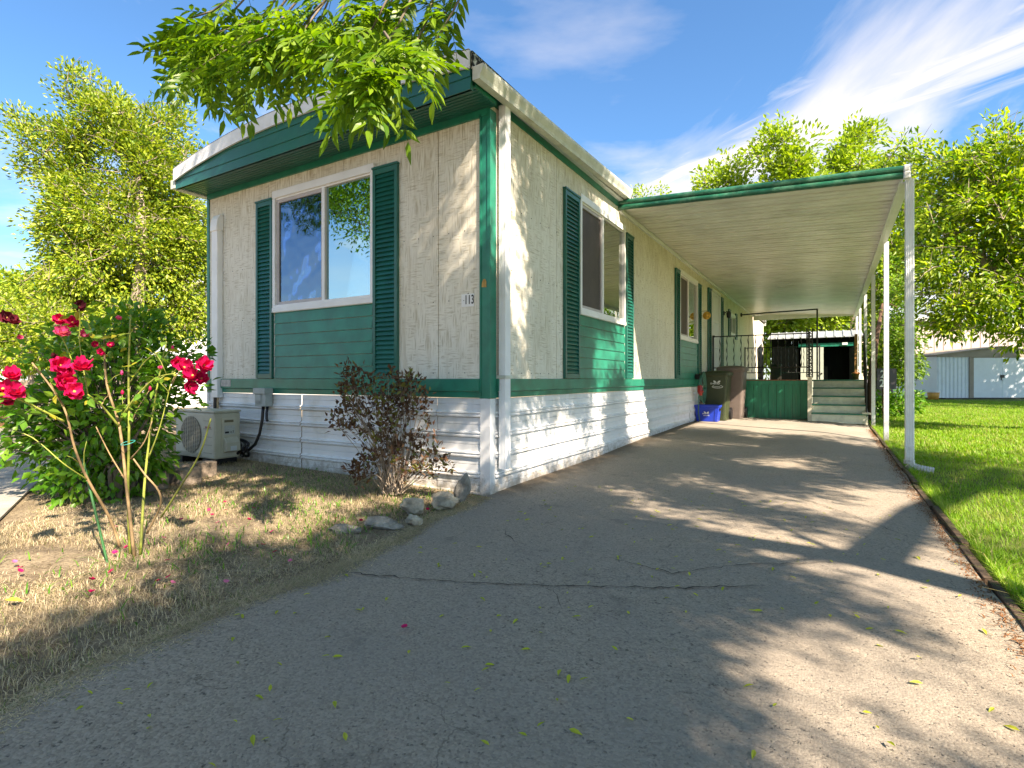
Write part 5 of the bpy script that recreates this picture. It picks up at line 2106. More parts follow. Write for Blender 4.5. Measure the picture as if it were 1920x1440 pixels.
# ------------------------------------------------------------------ maroon shrub
ps = at(735, 928, 4.38)
ps.z = .02
pb = thing('maroon_shrub', 'thin maroon-leaved shrub in front of the skirting near the corner', 'shrub', (ps.x, ps.y, .01))
pt = blob_targets([(720, 740, 95, 42, 4.3, .3), (665, 775, 45, 50, 4.3, .25), (760, 790, 60, 50, 4.3, .25), (740, 850, 70, 45, 4.3, .25), (810, 870, 42, 28, 4.2, .2), (690, 700, 50, 16, 4.3, .2), (770, 720, 30, 25, 4.3, .2),
                   (700, 880, 40, 30, 4.3, .2), (648, 745, 20, 20, 4.3, .15)], 150, 81)
b = MB()
rr = random.Random(83)
tips = []
for k, t_ in enumerate(pt):
    a_ = rr.uniform(0, 6.28)
    p0 = ps + Vector((.09 * math.cos(a_), .07 * math.sin(a_), 0))
    mid = p0.lerp(t_, .5) + Vector((rr.uniform(-.03, .03), rr.uniform(-.03, .03), .06))
    r0 = .0065 if k % 5 == 0 else .003
    if k % 2 == 0:
        b.tube([p0, p0.lerp(mid, .5), mid, t_], [r0, r0 * .9, r0 * .7, .0016], 5, cap=False)
    else:
        b.tube([mid.lerp(t_, .3), t_], [.0028, .0014], 4, cap=False)
for k in range(24):
    a_ = rr.uniform(0, 6.28)
    e = ps + Vector((.35 * math.cos(a_) * rr.random(), .2 * math.sin(a_), rr.uniform(.1, .45)))
    b.tube([ps + Vector((.05 * math.cos(a_), .05 * math.sin(a_), 0)), e], [.004, .002], 4, cap=False)
part('stem', b, M_BARKL, pb, sm=True)
rng = np.random.default_rng(84)
T = np.array([tuple(p) for p in pt])
idx = np.repeat(np.arange(len(T)), 15)
dr = rng.normal(size=(len(idx), 3))
dr /= np.linalg.norm(dr, axis=1)[:, None]
pts = T[idx] + dr * (rng.uniform(0, 1, len(idx)) ** .7 * .075)[:, None]
scatter_leaves(pb, pts, dr * .7 + np.array([0, 0, .5]), [leafmesh(.052, .030, M_LPURP), leafmesh(.044, .024, M_LPURP), leafmesh(.05, .03, M_LOLIVE)], 280, .048, .027, M_LPURP, rng)

# ------------------------------------------------------------------ rose bush: canes, leaves, blooms
rs = gpt(250, 1042)
rose = thing('rose_bush', 'leggy rose bush with bright red blooms in the dry grass at the left', 'rose bush', (rs.x, rs.y, 0))


def cane(pts, r0, r1, m_, sub=4, seed=0):
    r = random.Random(seed)
    P = [at(*p) for p in pts]
    fine = []
    for k in range(len(P) - 1):
        p0, p1, p2, p3 = P[max(k - 1, 0)], P[k], P[k + 1], P[min(k + 2, len(P) - 1)]
        for q in range(sub):
            t = q / sub
            fine.append(.5 * ((2 * p1) + (-p0 + p2) * t + (2 * p0 - 5 * p1 + 4 * p2 - p3) * t * t + (-p0 + 3 * p1 - 3 * p2 + p3) * t ** 3))
    fine.append(P[-1])
    mb = MB()
    n = len(fine)
    mb.tube(fine, [r0 + (r1 - r0) * i / (n - 1) for i in range(n)], 6)
    for i in range(1, n - 1, 1):
        if r.random() < .6:
            a_ = r.uniform(0, 6.28)
            d = Vector((math.cos(a_), math.sin(a_), -.2))
            rr_ = r0 + (r1 - r0) * i / n
            mb.tube([fine[i] + d * rr_ * .8, fine[i] + d * (rr_ + .007)], [.0025, .0004], 3, cap=False)
    part('cane', mb, m_, rose, sm=True)
    return fine


tipsr = []
C_ = [
    ([(252, 1045, 2.86), (238, 920, 2.84), (224, 800, 2.8), (200, 720, 2.78), (195, 630, 2.75)], .009, .004, M_STEMB),
    ([(244, 1040, 2.9), (240, 930, 2.85), (242, 800, 2.8), (241, 700, 2.78), (245, 590, 2.75)], .008, .004, M_STEMG),
    ([(263, 1040, 2.9), (270, 920, 2.95), (278, 840, 2.95), (292, 740, 2.9), (312, 640, 2.85)], .008, .003, M_STEMG),
    ([(225, 1025, 2.95), (205, 970, 2.9), (165, 900, 2.75), (140, 840, 2.65), (118, 760, 2.55), (60, 680, 2.5)], .008, .0035, M_STEMB),
    ([(275, 1000, 2.9), (300, 950, 2.85), (297, 920, 2.8), (272, 890, 2.78), (250, 860, 2.76)], .006, .004, M_STEMB),
    ([(302, 970, 2.85), (340, 910, 2.72), (375, 850, 2.62), (395, 785, 2.55)], .0055, .0035, M_STEMG),
    ([(224, 800, 2.8), (190, 760, 2.7), (165, 740, 2.6)], .006, .003, M_STEMG),
    ([(224, 790, 2.8), (250, 750, 2.76), (290, 710, 2.74), (330, 700, 2.7)], .006, .003, M_STEMG),
    ([(242, 720, 2.8), (270, 680, 2.76), (295, 660, 2.74)], .004, .002, M_STEMG),
    ([(120, 790, 2.6), (80, 770, 2.5), (40, 750, 2.42), (18, 740, 2.4)], .006, .003, M_STEMG),
    ([(195, 660, 2.76), (175, 630, 2.7), (165, 605, 2.65)], .004, .002, M_STEMG),
    ([(195, 650, 2.76), (215, 630, 2.72), (245, 625, 2.7)], .003, .002, M_STEMG),
    ([(140, 690, 2.7), (120, 640, 2.65), (100, 610, 2.6)], .003, .002, M_STEMG),
    ([(165, 900, 2.75), (120, 870, 2.6), (60, 820, 2.55), (0, 800, 2.5)], .003, .002, M_STEMG),
    ([(278, 860, 2.95), (300, 800, 2.9), (320, 720, 2.86)], .004, .002, M_STEMG),
    ([(165, 740, 2.62), (150, 650, 2.6), (150, 600, 2.58), (148, 580, 2.55)], .003, .002, M_STEMG),
    ([(245, 860, 2.8), (270, 830, 2.75), (285, 790, 2.72)], .004, .002, M_STEMB),
    ([(235, 900, 2.84), (205, 850, 2.8), (180, 800, 2.76)], .004, .002, M_STEMB),
]
allf = []
for k, (p_, r0, r1, m_) in enumerate(C_):
    f = cane(p_, r0, r1, m_, 4, k)
    allf.append(f)
# rose leaves: along upper canes
rng = np.random.default_rng(95)
P_, Dd = [], []
for f in allf:
    for p in f:
        if p.z > .75 and rng.random() < .9:
            for _ in range(int(rng.integers(1, 4))):
                d = rng.normal(size=3) * np.array([1, 1, .5])
                d /= np.linalg.norm(d)
                P_.append(np.array(p) + d * rng.uniform(.01, .06))
                Dd.append(d + np.array([0, 0, -.1]))
for b_ in blob_targets([(180, 660, 110, 50, 2.95, .25), (280, 640, 70, 50, 3.0, .25), (60, 640, 50, 40, 2.8, .2)], 130, 96):
    P_.append(np.array(b_))
    d = rng.normal(size=3)
    Dd.append(d / np.linalg.norm(d))
for q in ((247, 862, 2.8), (232, 880, 2.8), (253, 905, 2.8), (270, 895, 2.8), (240, 845, 2.8)):
    P_.append(np.array(at(*q)))
    Dd.append(np.array([.6, -.5, .2]))
lm = [leafmesh(.05, .03, M_LROSE), leafmesh(.062, .034, M_LROSE), leafmesh(.04, .026, M_LROSE)]
org = worg(rose)
for p, d in zip(P_[:290], Dd[:290]):
    e = Vector(d + rng.normal(size=3) * .2).to_track_quat('X', 'Z').to_euler()
    o = link('leaf', lm[int(rng.integers(3))], None, rose, Vector(p) - org, (e.x + rng.normal() * .5, e.y, e.z))
    s = rng.uniform(.7, 1.15)
    o.scale = (s, s, s)


def petalmesh(m_, s=.03, cup=.5):
    mb = MB()
    n = 5
    vs = []
    for i in range(n):
        v = i / (n - 1)
        wdt = s * .95 * math.sin(PI * (.16 + .72 * v)) * .62
        for j in range(n):
            u = j / (n - 1) * 2 - 1
            x = s * (v * (1.0 - .12 * u * u))
            y = u * wdt
            z = cup * s * (v ** 1.6) + .14 * s * u * u + .05 * s * math.sin(5 * u + 3 * v)
            vs.append((x, y, z))
    fs = [(i * n + j, i * n + j + 1, (i + 1) * n + j + 1, (i + 1) * n + j) for i in range(n - 1) for j in range(n - 1)]
    mb.add(vs, fs)
    me = mb.mesh('petal', sm=True)
    me.materials.append(m_)
    return me


PM = {m_.name: [petalmesh(m_, .034, .25), petalmesh(m_, .030, .9), petalmesh(m_, .024, 1.6)] for m_ in (M_PETAL, M_PETALD, M_PETALP)}
M_STAM = mat('yellow_stamens', (.6, .42, .1), .7, .2, 80)


def bloom(px, py, D, m_, s=1.0, seed=0, face=None, droop=False):
    r = random.Random(seed)
    c = at(px, py, D)
    b = bpy.data.objects.new('bloom', MB().rev([(0, -.012), (.006, -.010), (.008, 0), (.005, .008), (0, .012)], (0, 0, 0), 8).mesh('bloom'))
    COL.objects.link(b)
    b.data.materials.append(M_STAM)
    b.parent = rose
    b.location = c - org
    nv = (Vector((CX, CY, CH)) - c).normalized() + Vector((r.uniform(-.7, .7), r.uniform(-.5, .5), r.uniform(-.2, .9)))
    b.rotation_euler = nv.to_track_quat('Z', 'Y').to_euler()
    b.scale = (s, s, s)
    for ring, (n, tilt, rad) in enumerate(((7, .15, .003), (6, .0, .003), (5, .0, .002))):
        for k in range(n):
            a_ = 2 * PI * k / n + ring * .5 + r.uniform(-.15, .15)
            o = bpy.data.objects.new('petal', PM[m_.name][ring])
            COL.objects.link(o)
            o.parent = b
            o.location = (rad * math.cos(a_), rad * math.sin(a_), .002 * ring)
            o.rotation_euler = (r.uniform(-.2, .2), r.uniform(-.25, .2), a_)
            q = r.uniform(.85, 1.12)
            o.scale = (q, q, q)


k = 0
for (px, py, D, m_, s) in ((112, 685, 2.55, M_PETAL, 1.15), (152, 690, 2.52, M_PETAL, 1.15), (118, 715, 2.5, M_PETAL, 1.2), (140, 735, 2.5, M_PETAL, 1.15), (128, 700, 2.58, M_PETAL, 1.0),
                           (345, 690, 2.62, M_PETAL, 1.1), (382, 685, 2.6, M_PETAL, 1.1), (362, 705, 2.62, M_PETAL, 1.1), (355, 725, 2.62, M_PETAL, 1.0), (335, 680, 2.64, M_PETAL, .9), (378, 710, 2.64, M_PETAL, .9),
                           (22, 705, 2.4, M_PETAL, 1.0), (5, 730, 2.4, M_PETAL, 1.1), (28, 738, 2.4, M_PETAL, 1.15), (12, 755, 2.42, M_PETAL, .9),
                           (112, 600, 2.6, M_PETAL, .85), (136, 605, 2.62, M_PETAL, .9), (115, 625, 2.6, M_PETALP, 1.0), (158, 626, 2.66, M_PETALP, .6),
                           (148, 574, 2.6, M_PETALD, .8), (12, 597, 2.5, M_PETALD, .9), (26, 604, 2.5, M_PETALD, .7),
                           (178, 645, 2.7, M_PETAL, .45), (206, 647, 2.7, M_PETAL, .45), (188, 660, 2.7, M_PETAL, .5), (222, 598, 2.7, M_PETALP, .4), (38, 632, 2.6, M_PETALP, .35), (300, 690, 2.7, M_PETALP, .3), (104, 668, 2.6, M_PETALD, .4)):
    bloom(px, py, D, m_, s, k)
    k += 1
_rr = random.Random(77)
for _k in range(16):
    f = allf[_rr.choice([0, 1, 2, 3, 6, 7, 9, 10, 14])]
    p0 = f[int(len(f) * _rr.uniform(.35, .95))]
    e = p0 + Vector((_rr.uniform(-.14, .14), _rr.uniform(-.1, .1), _rr.uniform(.03, .2)))
    mb = MB().tube([p0, p0.lerp(e, .5) + Vector((_rr.uniform(-.02, .02), 0, .01)), e], [.0026, .002, .0014], 5)
    part('twig', mb, _rr.choice([M_STEMG, M_STEMG, M_STEMB]), rose, sm=True)
    if _k % 2 == 0:
        b_ = MB().rev([(0, -.010), (.006, -.006), (.008, .002), (.005, .012), (0, .018)], e, 7)
        part('bud', b_, _rr.choice([M_PETAL, M_PETALP, M_STEMG]), rose, sm=True)
stk = MB().tube([at(202, 1058, 2.78), at(155, 860, 2.8)], [.006, .006], 7)
tag(part('plant_stake', stk, M_STICK), 'thin green plant stake leaning beside the rose canes', 'stake')
tie = MB()
c0 = at(240, 830, 2.8)
tie.tube([c0 + Vector((.035 * math.cos(t), .03 * math.sin(t), .01 * math.sin(t))) for t in np.linspace(0, 6.28, 14)], .0014, 4)
tag(part('plant_tie', tie, mat('teal_tie', (.02, .4, .35), .5, .1)), 'thin teal plant tie looped round the rose canes', 'tie')

# ------------------------------------------------------------------ grass


def blades(name, P, Hh, Wd, lean, mat_, rng, kind='stuff', bend=.5):
    n = len(P)
    a_ = rng.uniform(0, 2 * PI, n)
    dx, dy = np.cos(a_), np.sin(a_)
    l_ = rng.uniform(.1, 1, n) * lean
    h = Hh * rng.uniform(.5, 1.25, n)
    w = Wd * rng.uniform(.7, 1.2, n)
    fx, fy = -dy, dx
    b0 = P + np.stack([fx * w, fy * w, 0 * w], 1)
    b1 = P - np.stack([fx * w, fy * w, 0 * w], 1)
    m0 = P + np.stack([dx * l_ * h * .35 + fx * w * .75, dy * l_ * h * .35 + fy * w * .75, h * .6], 1)
    m1 = P + np.stack([dx * l_ * h * .35 - fx * w * .75, dy * l_ * h * .35 - fy * w * .75, h * .6], 1)
    tp = P + np.stack([dx * l_ * h, dy * l_ * h, h * (1 - bend * l_ * .35)], 1)
    V = np.stack([b0, b1, m1, m0, tp], 1).reshape(-1, 3)
    F = (np.array([[0, 1, 2], [0, 2, 3], [3, 2, 4]])[None] + (np.arange(n) * 5)[:, None, None]).reshape(-1, 3)
    o = npmesh(name, V, F, 3, mat_, kind=kind)
    return o


def kerb_y(x):
    xs2 = [p[0] for p in KERB][::-1]
    ys2 = [p[1] for p in KERB][::-1]
    return np.interp(x, xs2, ys2)


rng = np.random.default_rng(123)
# dry grass of the front bed
n = 300000
X = rng.uniform(-5.5, .6, n)
Y = rng.uniform(-4.2, -.02, n)
ok = (X < left_edge(Y) + .02 + rng.normal(size=n) * .02) & (Y > kerb_y(X) + .03)
den = np.sin(X * 5.1 + 2 * np.sin(Y * 3)) * np.sin(Y * 6.3 + X) * .5 + .5
den2 = np.sin(X * 2.7 - 1.7 * np.sin(Y * 2.1 + 1)) * np.sin(Y * 3.9 + 1.3 * np.sin(X * 2)) 
ok &= rng.uniform(size=n) < (.35 + .65 * den) * np.clip(1.25 - 1.1 * np.clip(den2 - .25, 0, 1) * 2, .12, 1)
dcam = np.hypot(X - CX, Y - CY)
ok &= rng.uniform(size=n) < np.clip(3.6 / dcam, .25, 1)
X, Y = X[ok], Y[ok]
P = np.stack([X, Y, Gn(X, Y) - .012], 1)
half = rng.uniform(size=len(P)) < np.clip(.45 + .5 * np.sin(P[:, 0] * 3.3 + 1.5 * np.sin(P[:, 1] * 4)), .1, .8)
blades('dry_grass', P[half], .034, .0012, 1.7, M_STRAW, rng)['label'] = 'dry straw coloured grass of the front bed'
blades('dry_grass', P[~half], .013, .0015, 3.6, M_STRAW, rng)['label'] = 'matted dry grass clippings of the front bed'
# green weeds tufts in it
wp_ = []
for cx_, cy_, s, m in ((-.35, -1.35, .16, 160), (-.9, -1.15, .22, 200), (-.35, -.3, .3, 220), (-1.3, -.6, .35, 260), (-2.1, -.5, .3, 200), (-.6, -1.9, .2, 140), (-.1, -1.6, .15, 90), (-.2, -.75, .12, 120), (-.6, -2.3, .3, 160), (-1.6, -1.3, .3, 200)):
    wp_.append(np.stack([rng.normal(cx_, s, m), rng.normal(cy_, s, m)], 1))
wp_ = np.concatenate(wp_)
wp_ = wp_[(wp_[:, 1] < -.03) & (wp_[:, 0] < left_edge(wp_[:, 1]))]
Pw = np.stack([wp_[:, 0], wp_[:, 1], Gn(wp_[:, 0], wp_[:, 1])], 1)
blades('green_weeds', Pw, .04, .0032, 2.2, M_LBUSH, rng)['label'] = 'low green weeds growing through the dry grass'
# straw litter along the driveway edge
n = 16000
yy = rng.uniform(-3.6, -.1, n)
xx = left_edge(yy) + .02 * np.sin(yy * 9) + .03 * np.sin(yy * 3.7 + 1) + rng.normal(0, .045, n)
Pl = np.stack([xx, yy, Gn(xx, yy) + .004], 1)
blades('straw_litter', Pl, .010, .0013, 7.0, M_STRAW, rng)['label'] = 'straw litter along the edge of the driveway'
# lawn
n = 330000
r_ = rng.uniform(0, 1, n)
X = 3.1 + 13 * rng.uniform(0, 1, n) ** 1.6
Y = -2.2 + 29 * r_ ** 1.9
dcam = np.hypot(X - CX, Y - CY)
px__ = camxy(X, Y, 0)
ok = (px__[1] > .3) & (px__[0] < px__[1] * 1.05 + .4)
X, Y, dcam = X[ok], Y[ok], dcam[ok]
P = np.stack([X, Y, Gn(X, Y) - .012], 1)
bare = (np.sin(X * 2.3 + 1.5 * np.sin(Y * 1.1)) * np.sin(Y * 2.9) > .75)
near = dcam < 8
P1 = P[near & ~(bare & (rng.uniform(size=len(P)) < .6))]
blades('lawn_grass', P1, .055, .0023, 1.3, M_LAWN, rng)['label'] = 'green grass blades of the lawn beside the driveway'
blades('lawn_grass', P[~near], .065, .006, 1.2, M_LAWN, rng)['label'] = 'green grass of the lawn farther from the driveway'
n = 3500
yy = rng.uniform(-2.2, 9, n)
Pl = np.stack([3.095 + np.abs(rng.normal(0, .03, n)), yy, 0 * yy], 1)
blades('lawn_fringe', Pl, .085, .0026, 1.7, M_LAWN, rng)['label'] = 'longer grass fringe along the wooden edging'
# distant lawn strip beyond and bark litter on the asphalt edge
n = 3000
yy = rng.uniform(-3, 8, n)
xx = 3.0 - np.abs(rng.normal(0, .035, n)) + .02
Pl = np.stack([xx, yy, Gn(xx, yy) + .008], 1)
blades('leaf_litter', Pl, .009, .003, 5.0, M_LITB, rng)['label'] = 'brown leaf litter along the wooden edging'

# ------------------------------------------------------------------ fallen leaflets and petals
lme = leafmesh(.034, .013, M_LITTER, 'fallen_leaflet')
rng = np.random.default_rng(8)
for k in range(270):
    x = rng.uniform(.35, 2.95)
    y = -3.0 + 3.9 * rng.uniform(0, 1) ** 1.1
    if x < left_edge(y) + .05:
        continue
    o = link('fallen_leaflet', lme, None, None, (x, y, G(x, y) + .012 + .004 * math.sin(x * 3 + y * 2)), (rng.normal() * .2, rng.normal() * .2, rng.uniform(0, 6.28)))
    s = rng.uniform(.6, 1.25)
    o.scale = (s, s, s)
    tag(o, 'small yellow-green leaflet fallen on the asphalt driveway', 'leaf', 'fallen leaflets on the driveway')
pme = petalmesh(M_PETALP, .022, .2)
pme2 = petalmesh(M_PETAL, .024, .3)
for k in range(46):
    x, y = rng.normal(-.45, .55), rng.normal(-2.1, .55)
    if x > left_edge(y) - .04 or y < kerb_y(x) + .1:
        continue
    o = link('fallen_petal', pme2 if k % 3 else pme, None, None, (x, y, G(x, y) + .018), (rng.normal() * .4, rng.normal() * .4, rng.uniform(0, 6.28)))
    tag(o, 'pink rose petal lying in the dry grass', 'petal', 'rose petals in the dry grass')
o = link('fallen_petal', pme2, None, None, (1.03, -2.17, .02), (0, .3, 1))
tag(o, 'single magenta rose petal lying on the driveway asphalt', 'petal')
yl = leafmesh(.07, .03, mat('yellow_leaf', (.6, .5, .04), .6, .1), 'yellow_leaf')
p = gpt(8, 1138)
o = link('fallen_leaf', yl, None, None, (p.x, p.y, .03), (.2, .1, .8))
tag(o, 'yellow fallen leaf in the dry grass at the left edge', 'leaf')

# ------------------------------------------------------------------ black shed and neighbours behind
M_BLKW = mat('shade_black_boards', (.0025, .004, .003), .9, .2, 8, stretch=(4, 4, .5), spec=.05)  # black boards darkened further so they look shaded
sh = thing('black_shed', 'dark shed with silvery metal roof and white door at the end of the carport', 'shed', (1.9, 18.3, .05))
SX0, SX1, SY = .50, 3.15, 18.2
bw = (SX1 - SX0) / 12
for k in range(12):
    a, b = SX0 + k * bw, SX0 + (k + 1) * bw
    if 1.45 < (a + b) / 2 < 2.95:
        mb = MB().box(a + .004, b - .004, SY, SY + .03, 2.08, 2.42)
    else:
        mb = MB().box(a + .004, b - .004, SY, SY + .03, 0, 2.42)
    part('wall_board', mb, M_BLKW, sh)
mb = MB().box(SX0, SX0 + .03, SY + .03, 21.5, 0, 2.42)
mb.box(SX1 - .03, SX1, SY + .03, 21.5, 0, 2.42)
mb.box(SX0, SX1, 21.5, 21.53, 0, 2.42)
part('wall', mb, M_BLKW, sh)
part('interior', MB().box(1.4, 3.0, SY + .3, SY + .33, 0, 2.4).box(1.38, 1.4, SY + .03, SY + .33, 0, 2.4).box(2.98, 3.0, SY + .03, SY + .33, 0, 2.4), M_BLKW, sh)  # shallow black box added so the opening looks dark inside
mb = MB().box(1.45, 2.16, SY - .035, SY - .005, .1, 2.08)
dd = part('door', mb, mat('pale_green_door', (.50, .55, .47), .6, .06, 5), sh)
part('handle', MB().tube([(2.1, SY - .035, 1.15), (2.1, SY - .08, 1.15)], .03, 8), M_BLACKM, dd)
mb = MB().box(1.38, 3.05, SY - .03, SY - .002, 2.1, 2.22)
part('lintel', mb, M_GREEN, sh)
part('light_box', MB().box(2.72, 2.88, SY - .1, SY - .03, 2.14, 2.22), M_WHITE, sh)
NRP = 11
rw = (SX1 - SX0 + .3) / NRP
M_SILV = mat('silver_roof_sheet', (.55, .58, .62), .35, .1, 3, dirt=(.3, .28, .25), dscale=4, damt=.4, metal=.4)
for k in range(NRP):
    a = SX0 - .12 + k * rw
    mb = MB()
    pr = [(0, .03), (.0, 0), (rw - .03, 0), (rw - .03, .03), (rw, .03), (rw, .04), (rw - .04, .04), (rw - .04, .012), (.01, .012), (.01, .03)]
    mb.prism([(a + q[0], q[1]) for q in pr], lambda p_, t: (p_[0], SY - .15 + 3.4 * t, 2.41 + .34 * min(1, t * 2) - .3 * max(0, t - .5) + p_[1]), 0, .5)
    part('roof_sheet', mb, M_SILV, sh)

tt = blob_targets([(960, 711, 1, 1, 1)], 1, 1)
_r = np.random.default_rng(201)
tt = [Vector((15.5 + 5.2 * v[0], 23.5 + 4.6 * v[1], 7.6 + 2.8 * v[2])) for v in (_r.normal(size=(420, 3)) * .5)]  # crown of an unseen tree, added to keep sun off the metal shed
tree('added_shade_tree', 'unseen broad tree added outside the right edge to shade the pale blue shed', (16, 23, 0), [(16, 23, -.1), (16, 23, 2.2), (15.8, 23.2, 5)], [.3, .25, .18], tt, 1.0, 95, .32, .16, M_LMID, M_BARK, 202)

# metal garden shed, facing the camera direction
FD = Vector((-math.sin(YAW), math.cos(YAW), 0))
RD = Vector((math.cos(YAW), math.sin(YAW), 0))


class Fr:
    """local frame: u to the right, w away, z up"""

    def __init__(s, px, D):
        p = at(px, 711, D)
        s.o = Vector((p.x, p.y, 0))

    def __call__(s, u, w, z):
        return s.o + RD * u + FD * w + Vector((0, 0, z))


def fbox(mb, fr, u0, u1, w0, w1, z0, z1):
    return mb.add([fr(u0, w0, z0), fr(u1, w0, z0), fr(u1, w1, z0), fr(u0, w1, z0), fr(u0, w0, z1), fr(u1, w0, z1), fr(u1, w1, z1), fr(u0, w1, z1)],
                  [(3, 2, 1, 0), (4, 5, 6, 7), (0, 1, 5, 4), (1, 2, 6, 5), (2, 3, 7, 6), (3, 0, 4, 7)])


f1 = Fr(1757, 25.8)
M_SHB = mat('pale_blue_metal', (.74, .83, .89), .5, .04, 2, dirt=(.4, .45, .48), dscale=2, damt=.3)
M_TAUPE = mat('taupe_metal', (.30, .26, .21), .6, .06, 3)
ms = thing('metal_shed', 'pale blue metal garden shed with taupe trim and double doors on the lawn', 'shed', f1(3, 0, 0))
for k in range(8):
    mb = MB()
    u = .02 + k * .19
    pr = [(u, 0), (u + .03, -.03), (u + .08, -.03), (u + .11, 0), (u + .185, 0), (u + .185, .02), (u, .02)]
    mb.prism(pr, lambda p_, t: f1(p_[0], p_[1], t), .05, 2.02)
    part('wall_panel', mb, M_SHB, ms)
for k in range(9):
    mb = MB()
    u = 4.4 + k * .19
    pr = [(u, 0), (u + .03, -.03), (u + .08, -.03), (u + .11, 0), (u + .185, 0), (u + .185, .02), (u, .02)]
    mb.prism(pr, lambda p_, t: f1(p_[0], p_[1], t), .05, 2.02)
    part('wall_panel', mb, M_SHB, ms)
for u0, u1 in ((1.72, 3.085), (3.095, 4.38)):
    mb = fbox(MB(), f1, u0, u1, -.05, -.02, .06, 1.98)
    d_ = part('door', mb, M_SHB, ms, bev=.01)
mb = fbox(MB(), f1, 3.0, 3.16, -.10, -.05, 1.02, 1.16)
mb.tube([f1(3.02, -.09, 1.02), f1(3.02, -.09, .92), f1(3.06, -.09, .9)], .018, 6)
part('padlock', mb, M_BLACKM, ms)
mb = fbox(MB(), f1, 1.52, 1.72, -.06, 0, .05, 2.0)
fbox(mb, f1, 4.38, 4.52, -.06, 0, .05, 2.0)
fbox(mb, f1, 1.72, 4.38, -.05, 0, 1.98, 2.05)
part('door_frame', mb, M_TAUPE, ms)
mb = MB()
mb.prism([(-.05, 2.02), (6.1, 2.02), (6.1, 2.10), (3.03, 2.48), (-.05, 2.10)], lambda p_, t: f1(p_[0], t, p_[1]), -.07, -.03)
part('gable', mb, M_TAUPE, ms)
mb = MB()
mb.prism([(-.12, 2.09), (3.03, 2.50), (6.18, 2.09), (6.18, 2.12), (3.03, 2.55), (-.12, 2.13)], lambda p_, t: f1(p_[0], t, p_[1]), -.12, 3)
part('roof', mb, M_TAUPE, ms)
mb = fbox(MB(), f1, 0, .02, 0, 3, .05, 2.05)
fbox(mb, f1, 6.0, 6.02, 0, 3, .05, 2.05)
fbox(mb, f1, 0, 6, 2.98, 3, .05, 2.05)
part('side_wall', mb, M_SHB, ms)
mb = fbox(MB(), f1, .3, 6.1, -.1, 3, -.05, .05)
part('base', mb, M_BLACKM, ms)

# large beige neighbour home behind the metal shed
f2 = Fr(1716, 29.0)
M_BEI = mat('beige_metal_siding', (.43, .375, .35), .6, .04, 2)
bh = thing('beige_home', 'tall beige metal-sided home behind the pale blue shed', 'house', f2(4, 0, 0))
for k in range(18):
    mb = MB()
    u = k * .5
    pr = [(u, 0), (u + .03, -.03), (u + .47, -.03), (u + .495, 0), (u + .495, .03), (u, .03)]
    zt = 4.3 - .05 * k if k > 1 else 4.3
    mb.prism(pr, lambda p_, t: f2(p_[0], p_[1], t), .03, zt)
    part('wall_panel', mb, M_BEI, bh)
mb = fbox(MB(), f2, -.04, 0, -.04, 8, 0, 4.3)
part('side_wall', mb, M_BEI, bh)
mb = MB()
mb.prism([(-.5, 4.15), (-.5, 4.32), (9.2, 3.6), (9.2, 3.4)], lambda p_, t: f2(p_[0], t, p_[1]), -.3, 8)
part('roof', mb, M_WHITE, bh)
mb = fbox(MB(), f2, .1, 9, -.045, -.03, .95, 1.0)
part('trim_strip', mb, mat('grey_strip', (.3, .28, .27), .6, .05), bh)
# small wing with brown door left of it
bw_ = thing('beige_wing', 'small beige side wing with brown window beside the tall beige home', 'house', f2(-1.4, 1.5, 0))
mb = fbox(MB(), f2, -2.6, -.05, 1.5, 6, 0, 3.45)
part('wall', mb, mat('warm_beige', (.62, .52, .40), .7, .05), bw_)
mb = fbox(MB(), f2, -2.9, -.05, 1.2, 6.2, 3.45, 3.62)
part('roof', mb, M_WHITE, bw_)
mb = fbox(MB(), f2, -.62, -.1, 1.46, 1.5, .95, 2.0)
part('window', mb, M_BROWNW, bw_)
mb = fbox(MB(), f2, -2.6, -.05, 1.44, 1.5, 0, .92)
part('skirting', mb, mat('lilac_grey', (.33, .32, .40), .7, .05), bw_)
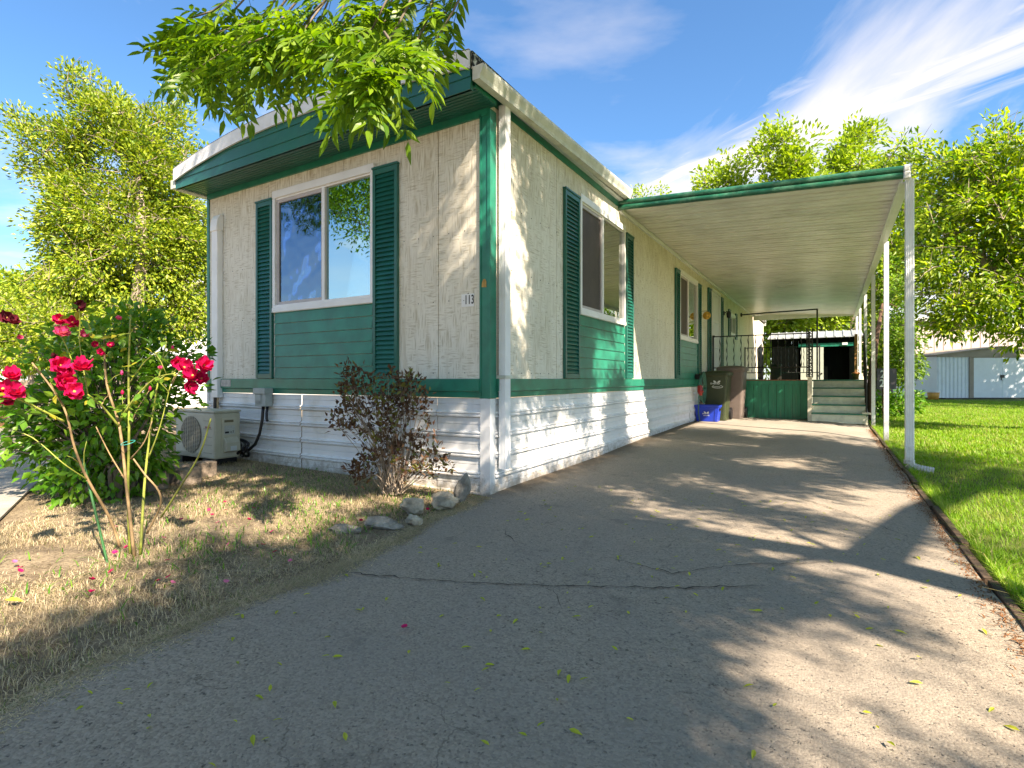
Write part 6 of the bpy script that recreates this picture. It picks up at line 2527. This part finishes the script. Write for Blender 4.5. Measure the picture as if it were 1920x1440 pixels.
# orange bucket
p = gpt(1749, 750)
p = at(1750, 748, 25.2)
bk = thing('bucket', 'orange plastic bucket with white rim beside the pale blue shed', 'bucket', (p.x, p.y, 0))
part('pail', MB().rev([(0, 0), (.20, 0), (.25, .36), (.23, .36), (.18, .05), (0, .05)], (p.x, p.y, 0), 14), mat('orange_plastic', (.75, .36, .07), .5, .05), bk, sm=True)
part('rim', MB().rev([(.245, .33), (.27, .33), (.27, .40), (.23, .40), (.245, .33)], (p.x, p.y, 0), 14), M_WHITE, bk)
# dark sign board with 22
f3 = Fr(1657, 12.5)
sg = thing('number_sign', 'dark sign board with white digits 22 standing in the foliage behind the posts', 'sign', f3(0, 0, 0))
mb = fbox(MB(), f3, -.16, .30, 0, .02, .72, 1.20)
part('board', mb, mat('slate_board', (.07, .06, .07), .6, .1), sg)
mb = fbox(MB(), f3, .0, .04, .02, .05, -.05, 1.1)
part('post', mb, M_BROWNW, sg)
for j_, ch in enumerate('22'):
    text(ch, .24, f3(-.03 - .02 * j_, -.012, 1.06 - .21 * j_), (PI / 2, 0, YAW), M_LOGO, sg)

# white neighbour home seen past the left corner
f4 = Fr(372, 15)
wh = thing('white_home', 'white neighbouring home glimpsed between the evergreen and the left corner', 'house', f4(0, 0, 0))
mb = fbox(MB(), f4, -.9, 3.0, 0, 8, 0, 3.6)
part('wall', mb, M_VINYL, wh)
mb = fbox(MB(), f4, .18, .6, -.02, 0, .9, 1.9)
part('window', mb, mat('grey_window', (.4, .4, .42), .4, .05), wh)
mb = fbox(MB(), f4, -1.05, 3.2, -.3, 8.3, 3.6, 3.78)
part('roof', mb, M_WHITE, wh)
# small white sign/box at the far left edge
f5 = Fr(4, 9)
mbx = thing('mail_box', 'white boxy mailbox at the far left edge by the street', 'mailbox', f5(0, 0, .1))
mb = fbox(MB(), f5, -.25, .04, 0, .3, .86, 1.12)
part('box', mb, M_WHITE, mbx, bev=.01)
part('post', fbox(MB(), f5, -.14, -.07, .1, .17, 0, .86), M_BROWNW, mbx)
